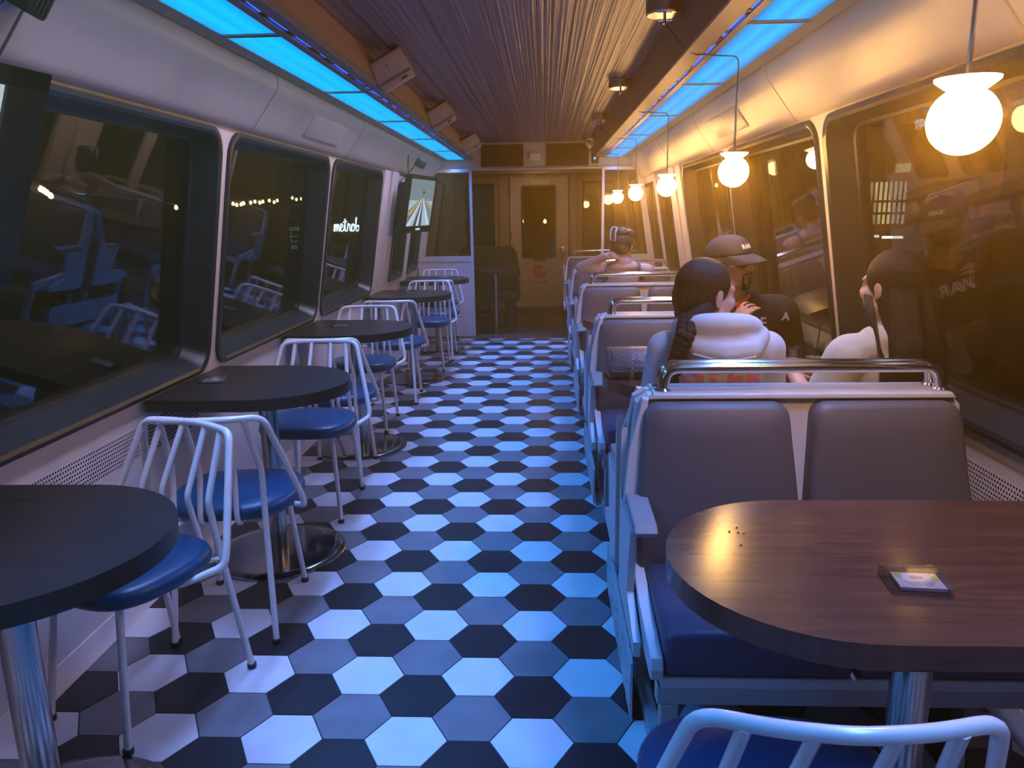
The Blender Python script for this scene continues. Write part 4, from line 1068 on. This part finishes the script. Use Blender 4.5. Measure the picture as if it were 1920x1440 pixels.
rows = [(1.215, .060, .060, -.055), (1.18, .082, .080, -.065), (1.12, .092, .082, -.090), (1.05, .094, .068, -.125), (.98, .098, .055, -.160), (.90, .102, .044, -.178), (.82, .104, .036, -.180), (.74, .098, .028, -.165), (.68, .084, .018, -.150)]
rg = []
for z, rx, ry, yy in rows: rg.append([b.verts.new((.045+rx*(1+.025*math.sin(9*a))*math.copysign(abs(math.cos(a))**.8, math.cos(a)), yy+ry*(1+.06*math.sin(13*a))*math.sin(a), z+(.02*math.sin(7*a) if z < .7 else 0))) for a in [2*PI*i/64 for i in range(64)]])
for A, B in zip(rg, rg[1:]):
    for i in range(64): b.faces.new((A[i], A[(i+1) % 64], B[(i+1) % 64], B[i]))
b.faces.new(rg[0]); b.faces.new(rg[-1])
hr = skinned('hair', b, M['hair'], pr, .006, 2)
b = NB()
for k in range(5): tube(b, [(-.058-.004*k, -.03-.012*k, 1.13), (-.066-.004*k, -.06-.014*k, 1.05), (-.070-.006*k, -.125-.008*k, .98), (-.072-.007*k, -.185, .90), (-.072-.006*k, -.19, .84-.012*k)], [.004, .005, .005, .004, .002], 7)
obj('hair_strand', b, M['hair'], hr, angle=180)

# --- man in a cap and glasses facing us
pr = thing('person', 'man in a dark cap, glasses and black top facing us, hand raised', 'person', (.905, 3.545, 0), PI+.06)
hm = head_mat((.085, .075, 1.172), .66, .06, .06)
b = NB(); f = torso(b, lean=.05, k=1.04, sw=.185, tilt=.08); head(b, hm, (.045, .040, .985), 1.05, .058); legs(b, 1.05); bare_feet_base(b)
chain(b, [(.215, .05, .94), (.255, .10, .72), (.10, .30, .885)], [.052, .045, .030])
chain(b, [(-.165, .05, .94), (-.25, -.02, .72), (-.13, .20, .640)], [.052, .045, .030])
hand(b, (.10, .30, .885), (-.12, .18, 1), (-.75, -.35, .1), 1, [(.45, .7, .5), (.55, .8, .5), (.6, .8, .5), (.35, .6, .4)], 1.0, .25)
hand(b, (-.13, .20, .640), (.25, .95, 0), (0, .1, -1), -1, REL)
skinned('body', b, M['skin'], pr, .0050, 2, factor=.5); face_bits(hm, pr, 1.05)
b = NB(); f = torso(b, lean=.05, k=1.14, sw=.195, tilt=.08, chest=.115)
chain(b, [(.222, .05, .94), (.262, .10, .72), (.125, .275, .855)], [.078, .070, .047]); chain(b, [(-.172, .05, .94), (-.26, -.02, .72), (-.145, .175, .645)], [.078, .070, .047]); ell(b, (0, .02, .56), (.20, .14, .09))
sh = skinned('shirt', b, M['blackcloth'], pr, .008, 4)
bv = BVHTree.FromPolygons([v.co for v in sh.data.vertices], [tuple(p.vertices) for p in sh.data.polygons])
def on_chest(ch, x, z, sz):
    cu = text_mesh('chest_letter', ch, sz, M['whiteprint'], sh, (0, 0, 0), (0, 0, 0), extrude=0, bold=.0015)
    me = cu.data; bb = NB(); bb.from_mesh(me); bmesh.ops.subdivide_edges(bb, edges=bb.edges[:], cuts=2, use_grid_fill=True); bmesh.ops.triangulate(bb, faces=bb.faces[:])
    for v in bb.verts:
        o_ = V((x-v.co.x, .6, z+v.co.y)); h_ = bv.ray_cast(o_, V((0, -1, 0))); v.co = (h_[0]+V((0, .003, 0))) if h_[0] else V((o_.x, .15, o_.z))
    bb.to_mesh(me); bb.free()
for k, ch in enumerate('WARE'): on_chest(ch, .085-.048*k, .905, .068)
on_chest('A', -.165, .93, .05)
b = NB(); chain(b, [(-.005, .085, 1.02), (.055, .125, .985), (.11, .11, 1.02)], [.011]*3, 8); obj('lanyard', b, M['lanyard'], pr, angle=180)
# beard, lips, glasses, cap
def on_head(fn, name, m, s=1.05, angle=180):
    b = NB(); fn(b); bmesh.ops.transform(b, matrix=hm @ Matrix.Scale(s, 4), verts=b.verts[:]); return obj(name, b, m, pr, angle=angle)
def beard(b):
    ell(b, (0, .072, -.104), (.026, .021, .017)); ell(b, (0, .093, -.0485), (.024, .008, .0055))
    for s_ in (-1, 1): capsule(b, (s_*.024, .086, -.052), (s_*.025, .080, -.085), .005, .006); capsule(b, (s_*.025, .080, -.085), (s_*.014, .078, -.100), .006, .010)
on_head(beard, 'beard', M['hair'])
on_head(lambda b: (ell(b, (0, .0945, -.0585), (.018, .006, .0042)), ell(b, (0, .0925, -.0735), (.015, .006, .005))), 'lips', M['lip'])
on_head(lambda b: ell(b, (0, .0925, -.066), (.014, .0045, .0042)), 'mouth', M['blackcloth'])
def rims(b):
    for s_ in (-1, 1):
        tube(b, [(s_*.034+.024*math.cos(a), .094-.006*abs(math.cos(a)), -.004+.021*math.sin(a)) for a in [2*PI*i/20 for i in range(21)]], .0024, 7)
        tube(b, [(s_*.058, .088, .004), (s_*.078, .03, .006), (s_*.080, -.005, .0)], .002, 6)
    tube(b, [(-.011, .095, .0), (0, .098, .003), (.011, .095, .0)], .002, 6)
gl_ = on_head(rims, 'glasses', M['black'])
for s_ in (-1, 1):
    b = NB(); vs = [b.verts.new(hm @ (V((s_*.034+.0225*math.cos(a), .0925, -.004+.0195*math.sin(a)))*1.05)) for a in [2*PI*i/20 for i in range(20)]]; b.faces.new(vs)
    r_ = bmesh.ops.extrude_face_region(b, geom=b.faces[:]); bmesh.ops.translate(b, verts=[g for g in r_['geom'] if isinstance(g, bmesh.types.BMVert)], vec=(hm.to_3x3() @ V((0, .0016, 0)))); obj('lens', b, M['lens'], gl_, smooth=False)
b = NB(); ell(b, (0, -.030, .0), (.079, .078, .062)); bmesh.ops.transform(b, matrix=hm @ Matrix.Scale(1.05, 4), verts=b.verts[:]); skinned('hair', b, M['hair'], pr, .006, 2)
def crown(b):
    n = 48; rg = []
    for k in range(11):
        t = PI/2*k/10; rg.append([(.090*math.cos(a)*math.cos(t)**.75 if t < PI/2-.01 else 0, -.010+.106*math.sin(a)*math.cos(t)**.75 if t < PI/2-.01 else -.012, .030+.088*math.sin(t)-.012*(math.sin(a) < 0)*abs(math.sin(a))*math.cos(t)) for a in [2*PI*i/n for i in range(n)]])
    R_ = [[b.verts.new(p) for p in r] for r in rg[:-1]]; top = b.verts.new((0, -.011, .119))
    for A, B in zip(R_, R_[1:]):
        for i in range(n): b.faces.new((A[i], A[(i+1) % n], B[(i+1) % n], B[i]))
    for i in range(n): b.faces.new((R_[-1][i], R_[-1][(i+1) % n], top))
    b.faces.new(R_[0][::-1])
cpo = on_head(crown, 'cap', M['capcloth'])
def brim(b):
    up_, dn = [], []
    for j in range(7):
        v = j/6; row, row2 = [], []
        for i in range(17):
            a = PI*(.13+.74*i/16); x = .089*math.cos(a); y = -.010+.104*math.sin(a)+v*.085*max(0, (math.sin(a)-.38)/.62)**.6; z = .034-.030*v**1.4*1.0-.014*(math.cos(a)**2)*v
            row.append(b.verts.new((x*(1-.06*v), y, z))); row2.append(b.verts.new((x*(1-.06*v), y, z-.004)))
        up_.append(row); dn.append(row2)
    for j in range(6):
        for i in range(16):
            b.faces.new((up_[j][i], up_[j][i+1], up_[j+1][i+1], up_[j+1][i])); b.faces.new((dn[j][i], dn[j+1][i], dn[j+1][i+1], dn[j][i+1]))
    for i in range(16): b.faces.new((up_[6][i], up_[6][i+1], dn[6][i+1], dn[6][i]))
br_ = on_head(brim, 'brim', M['capcloth']); br_.parent = cpo
b = NB(); ell(b, hm @ V((0, -.012, .126)), (.006, .006, .004), u=10, v=6); o = obj('button', b, M['capcloth'], cpo, angle=180)
bv = BVHTree.FromPolygons([v.co for v in cpo.data.vertices], [tuple(p.vertices) for p in cpo.data.polygons])
cu = text_mesh('cap_text', 'RAML', .026, M['whiteprint'], cpo, (0, 0, 0), (0, 0, 0), extrude=0, bold=.0012)
bb = NB(); bb.from_mesh(cu.data); bmesh.ops.subdivide_edges(bb, edges=bb.edges[:], cuts=1, use_grid_fill=True); bmesh.ops.triangulate(bb, faces=bb.faces[:])
for v in bb.verts:
    o_ = hm @ V((-v.co.x-.004, .4, .068+v.co.y)); dv = hm.to_3x3() @ V((0, -1, 0)); h_ = bv.ray_cast(o_, dv); v.co = (h_[0]-dv*.002) if h_[0] else o_
bb.to_mesh(cu.data); bb.free()

# --- person with bare shoulders and clipped-up hair at the far seats
pr = thing('person', 'person with clipped-up hair and bare shoulders in a strappy top, one elbow raised', 'person', (.60, 5.90, 0), -.05)
hm = head_mat((-.005, .04, 1.145), -.45, -.12, .12)
b = NB(); f = torso(b, lean=.03, k=1.0, sw=.175); head(b, hm, (0, -.005, 1.0), 1.0, .049); ell(b, (0, -.012, .985), (.125, .062, .048)); ell(b, (0, -.01, 1.02), (.07, .055, .05)); legs(b, .95); bare_feet_base(b)
chain(b, [(.19, 0, .955), (.245, .04, .74), (.14, .29, .812)], [.052, .042, .028])
chain(b, [(-.19, -.01, .965), (-.325, .04, .985), (-.14, -.045, 1.075)], [.052, .044, .029])
hand(b, (-.14, -.045, 1.075), (1, .02, .10), (0, .75, -.5), 1, [(.5, .7, .5)]*4, .8); hand(b, (.14, .29, .812), (-.5, .8, 0), (0, .1, -1), 1, REL)
skinned('body', b, M['skinlight'], pr, .0052, 6); face_bits(hm, pr)
b = NB(); k = 1.045
for z, rx, ry in ((.55, .175, .130), (.66, .155, .114), (.78, .158, .114), (.855, .166, .118)): ell(b, (0, .03*(z-.55)/.42, z), (rx, ry, .10))
skinned('tank_top', b, M['tank'], pr, .007, 3, cut=lambda c: c.y < -.02 and c.z > .865+1.6*abs(c.x)**1.6 if 0 else c.z > .93)
for s in (-1, 1):
    b = NB(); tube(b, [(s*.135, -.095, .90), (s*.128, -.082, .97), (s*.118, -.02, 1.018), (s*.12, .06, .99), (s*.12, .115, .90)], [.014, .012, .010, .011, .014], 8); obj('strap', b, M['tank'], pr, angle=180)
b = NB(); ell(b, (0, -.018, .030), (.083, .096, .090)); ell(b, (0, -.05, -.015), (.074, .062, .06)); ell(b, (0, -.055, .095), (.055, .055, .045)); ell(b, (.03, .0, .105), (.05, .05, .03)); bmesh.ops.transform(b, matrix=hm, verts=b.verts[:])
random.seed(4)
for i in range(14):
    a = random.uniform(0, 2*PI); p = hm @ V((.05*math.cos(a), -.045+.05*math.sin(a), .105)); capsule(b, p, p+V((random.uniform(-.03, .03), random.uniform(-.03, .02), random.uniform(.005, .03))), .010, .004, 8)
skinned('hair', b, M['hairbrown'], pr, .006, 2)
b = NB()
for dx in (-.036, .004):
    tube(b, [tuple(hm @ V(p)) for p in ((dx-.03, -.105, .125), (dx-.030, -.125, .09), (dx-.026, -.120, .045), (dx-.02, -.112, .03))], .007, 7)
tube(b, [tuple(hm @ V(p)) for p in ((-.066, -.105, .127), (-.026, -.105, .127))], .007, 7); tube(b, [tuple(hm @ V(p)) for p in ((-.046, -.112, .03), (-.016, -.112, .03))], .006, 7)
obj('hair_clip', b, mat('clip_silver', (.50, .52, .58), .25), pr, angle=180)
# trousers and shoes for everyone, same cut
for r_ in [o for o in list(COL.objects) if o.name.split('.')[0] == 'person']:
    b = NB(); legs(b, 1.10, .548); ell(b, (0, .01, .552), (.180, .13, .098)); skinned('trousers', b, M['denim'], r_, .010, 3)
    for s in (-1, 1):
        b = NB(); capsule(b, (s*.10, .145, .048), (s*.105, .285, .040), .046, .037); ell(b, (s*.10, .16, .075), (.047, .05, .05)); skinned('shoe', b, M['shoe'], r_, .008, 2)
# ------------------------------------------------------------------ light
def area(name, loc, sx, sy, energy, col, rot=(0, 0, 0), spread=PI):
    l = bpy.data.lights.new(name, 'AREA'); l.shape = 'RECTANGLE'; l.size = sx; l.size_y = sy; l.energy = energy; l.color = col; l.spread = spread
    o = bpy.data.objects.new(name, l); COL.objects.link(o); o.location = loc; o.rotation_euler = rot; return o
for s, x in ((-1, -.989), (1, .769)):
    for i, (a, b) in enumerate(ROWS):
        area('blue_panel_light', (x, (a+b)/2, 1.995), .16, b-a-.04, 11 if s < 0 else 6.2, (.02, .28, 1.0), rot=(0, s*.30, 0), spread=1.45)
        if s < 0: area('added_fill_light', (x-.02, (a+b)/2, 1.993), .12, b-a-.04, 3.6, (1, .78, .95), rot=(0, .34, 0), spread=1.7)  # pinkish fill added to lift the left side; the panels themselves shine blue
        else: area('added_fill_light', (x, (a+b)/2, 1.993), .12, b-a-.04, 2.2, (1, .74, .80), rot=(0, -.22, 0), spread=1.6)  # weaker pinkish fill added over the right seats
t = thing('added_vestibule_lamp', 'added unseen round ceiling lamp brightening the vestibule beyond the bulkhead', 'lamp', (-.1, 10.55, 2.012))  # no such fixture in view; added so the far end is less dark
bm = NB(); lathe(bm, [(.09, .018), (.09, 0), (.08, -.012), (0, -.016)], n=28); obj('dome', bm, emis('fill_lamp_dome', (1, .60, .33), 46), t)
bm = NB(); lathe(bm, [(.10, .018), (.10, .002), (.088, -.003)], n=28, cap=False); obj('rim', bm, M['steel'], t)
w = bpy.data.worlds.new('night'); sc.world = w; w.use_nodes = True
w.node_tree.nodes['Background'].inputs[0].default_value = (.010, .012, .022, 1); w.node_tree.nodes['Background'].inputs[1].default_value = 1
vs = w.node_tree.nodes.new('ShaderNodeVolumeScatter'); vs.inputs['Density'].default_value = .046; vs.inputs['Anisotropy'].default_value = .72; vs.inputs['Color'].default_value = (1, .70, .18, 1)  # warm-tinted air haze added to stand in for the overall lamp glow
w.node_tree.links.new(vs.outputs[0], w.node_tree.nodes['World Output'].inputs['Volume'])

# ------------------------------------------------------------------ night outside the windows
bm = NB(); box(bm, (0, 5, -1.05), (40, 40, .1)); o = struct('ground_outside', bm, mat('asphalt', (.02, .02, .022), .8), smooth=False)
BULB = emis('bulb_warm', (1, .55, .18), 9)
bm = NB(); lathe(bm, [(0, -.030), (.018, -.022), (.024, -.004), (.016, .018), (.010, .028), (0, .03)], n=12)
bulb_me = None
def bulb(loc, sc_=1):
    global bulb_me
    if bulb_me is None:
        o = obj('string_bulb', bm, BULB); bulb_me = o.data
    else:
        o = bpy.data.objects.new('string_bulb', bulb_me); COL.objects.link(o)
    o.location = loc; o.scale = (sc_,)*3
    return tag(o, 'warm bulb of the string lights hanging outside the left windows', 'bulb', 'string light bulbs outside the left windows')
for y, z in [(6.95, 1.69), (6.99, 1.677), (7.03, 1.659), (7.08, 1.632), (9.52, 1.544), (9.67, 1.459), (9.97, 1.54), (9.93, 1.438), (11.31, 1.611), (11.44, 1.597), (11.61, 1.607), (11.71, 1.624), (12.0, 1.636), (12.18, 1.655), (12.39, 1.641), (12.53, 1.66), (12.83, 1.682), (13.06, 1.659), (13.22, 1.688), (14.03, 1.749), (14.26, 1.725), (14.55, 1.739), (14.99, 1.788)]:
    bulb((-4.6, y, z))
bm2 = NB(); tube(bm2, [(-4.6, 5.5, 1.85), (-4.6, 7, 1.70), (-4.6, 9.6, 1.58), (-4.6, 11.4, 1.65), (-4.6, 13.2, 1.72), (-4.6, 16, 1.86)], .006, 6)
o = obj('string_cable', bm2, M['black']); tag(o, 'thin dark cable carrying the warm bulbs outside the left windows', 'cable')
# neon script on a post outside the third left window
t = thing('neon_sign', 'white neon script reading metrobar outside the third left window', 'sign', (-2.87, 10.4, 1.205), .30)
NEON = emis('neon_white', (.9, .95, .9), 5)
strokes = {
 'm': [(0, 0), (.08, .5), (.12, .9), (.14, .4), (.12, 0), (.2, .6), (.32, .92), (.38, .5), (.36, 0), (.46, .65), (.58, .9), (.64, .5), (.64, .1), (.72, 0)],
 'e': [(0, .05), (.18, .42), (.40, .62), (.36, .92), (.18, .86), (.12, .35), (.26, .0), (.5, .1)],
 't': [(0, .1), (.18, .7), (.30, 1.6), (.22, .7), (.22, .1), (.36, 0), (.48, .1)],
 'r': [(0, .1), (.12, .7), (.16, 1.0), (.26, .82), (.38, .84), (.36, .3), (.44, .0), (.52, .1)],
 'o': [(0, .1), (.1, .55), (.24, .92), (.08, .7), (.06, .2), (.24, 0), (.44, .3), (.40, .78), (.24, .92), (.36, .74), (.54, .78)],
 'b': [(0, .6), (.14, 1.2), (.22, 1.75), (.12, 1.4), (.10, .2), (.26, 0), (.44, .35), (.36, .74), (.2, .6), (.36, .6), (.54, .66)],
 'a': [(0, .55), (.3, .9), (.1, .72), (.04, .25), (.18, 0), (.36, .45), (.40, .9), (.38, .25), (.46, 0), (.56, .1)]}
def catmull(p, n=5):
    p = [V(a) for a in p]; o = []
    for i in range(len(p)-1):
        a, b, c, d = p[max(0, i-1)], p[i], p[i+1], p[min(len(p)-1, i+2)]
        for k in range(n):
            u = k/n; o.append(.5*((2*b)+(c-a)*u+(2*a-5*b+4*c-d)*u*u+(3*b-a-3*c+d)*u**3))
    o.append(p[-1]); return o
xo, hh = 0, .105
for ch in 'metrobar':
    pts = catmull([(x*hh, 0, z*hh) for x, z in [(xo+a, b) for a, b in strokes[ch]]], 5)
    bmn = NB(); tube(bmn, pts, .0075, 6); obj('neon_letter', bmn, NEON, t, angle=180)
    if ch == 't':
        bmn = NB(); tube(bmn, [((xo-.02)*hh, 0, 1.15*hh), ((xo+.5)*hh, 0, 1.25*hh)], .0075, 6); obj('neon_letter', bmn, NEON, t)
    xo += strokes[ch][-1][0]
bmn = NB(); box(bmn, (.2, .03, -.72), (.05, .04, 1.3)); box(bmn, (.2, .03, .08), (.62, .03, .30), .004); obj('backing', bmn, M['black'], t, smooth=False)
# lit menu board outside the second left window
t = thing('menu_board', 'dimly lit menu board with pale lines outside the second left window', 'sign', (-3.02, 9.4, 1.01), .35)
bmn = NB(); box(bmn, (0, .02, .15), (.26, .03, .40)); box(bmn, (0, .04, -.55), (.05, .03, 1.1)); obj('board', bmn, M['black'], t, smooth=False)
ML = emis('menu_line', (.75, .72, .42), .30)
bmn = NB(); random.seed(5)
for r_ in range(4):
    for c in range(6):
        if random.random() < .8: box(bmn, (-.10+c*.04, 0, .02+r_*.022+(.18 if r_ > 1 else 0)), (.026, .003, .012*random.uniform(.6, 1.4)))
for z in (.10, .16, .24): box(bmn, (0, 0, z), (.24, .003, .006))
for x in (-.11, 0, .11): box(bmn, (x, 0, .15), (.006, .003, .12))
obj('lettering', bmn, ML, t, smooth=False)
# lit facade and lamps beyond the right windows
t = thing('lit_window', 'warm lit barred window of a building outside the nearest right window', 'window', (4.22, 9.45, 1.36), -.41)
LW = emis('lit_pane', (1, .72, .28), .9)
bmn = NB()
box(bmn, (-.25, 0, .10), (.62, .02, .50)); obj('pane', bmn, LW, t, smooth=False)
bmn = NB()
for k in range(13): box(bmn, (-.55+k*.052, -.03, .10), (.022, .02, .52))
for z in (-.16, -.02, .12, .36): box(bmn, (-.25, -.035, z), (.66, .02, .03))
obj('bars', bmn, M['black'], t, smooth=False)
bmn = NB(); box(bmn, (.0, 0, .50), (.16, .02, .10)); obj('upper_pane', bmn, LW, t, smooth=False)
bmn = NB(); box(bmn, (-.2, .12, -.6), (2.4, .2, 3.2)); obj('facade', bmn, mat('brick_dark', (.03, .02, .018), .8, noise=(6, .3, (1, 1, 3))), t, smooth=False)
for (x, y, z, lab) in ((2.88, 7.0, 1.158, 'left one of two slim white light bars outside the nearest right window'), (3.09, 7.0, 1.146, 'right one of two slim white light bars outside the nearest right window')):
    t = thing('light_bar', lab, 'lamp', (x, y, z), -.41)
    bmn = NB(); tube(bmn, [(-.085, 0, 0), (.085, 0, 0)], .011, 8); obj('tube', bmn, emis('bar_white', (1, .85, .6), 3) if 'bar_white' not in bpy.data.materials else bpy.data.materials['bar_white'], t)
    bmn = NB(); box(bmn, (0, .02, .02), (.19, .03, .02)); box(bmn, (0, .03, -1.05), (.03, .03, 2.1)); obj('holder', bmn, M['black'], t, smooth=False)
# lamps behind the end wall
for k, (x, z) in enumerate(((-.30, 1.30), (.0, 1.29), (.20, 1.31), (.95, 1.30))):
    o = bpy.data.objects.new('yard_bulb', bulb_me); COL.objects.link(o); o.location = (x*1.3, 13.2, z-.02); o.scale = (1.2,)*3
    tag(o, ['small lamp seen low in the end door window, leftmost of three', 'small lamp seen in the end door window, middle of three', 'small lamp seen in the end door window, rightmost of three', 'small lamp seen through the narrow window right of the end door'][k], 'bulb', 'yard lamps behind the end door')

for a_, v_ in (('homogeneous_volume', True), ('volume_sampling', 'MULTIPLE_IMPORTANCE')):
    try: setattr(w.cycles, a_, v_)
    except Exception: pass
sc.view_settings.view_transform = 'Standard'; sc.view_settings.look = 'None'; sc.view_settings.gamma = 1; sc.view_settings.use_curve_mapping = False
sc.view_settings.exposure = .32
sc.cycles.use_denoising = True
sc.cycles.max_bounces = 6; sc.cycles.diffuse_bounces = 3; sc.cycles.glossy_bounces = 3; sc.cycles.transparent_max_bounces = 14
sc.cycles.use_adaptive_sampling = True; sc.cycles.adaptive_threshold = .03; sc.cycles.time_limit = 1150
sc.cycles.sample_clamp_indirect = 4; sc.cycles.caustics_reflective = False; sc.cycles.caustics_refractive = False
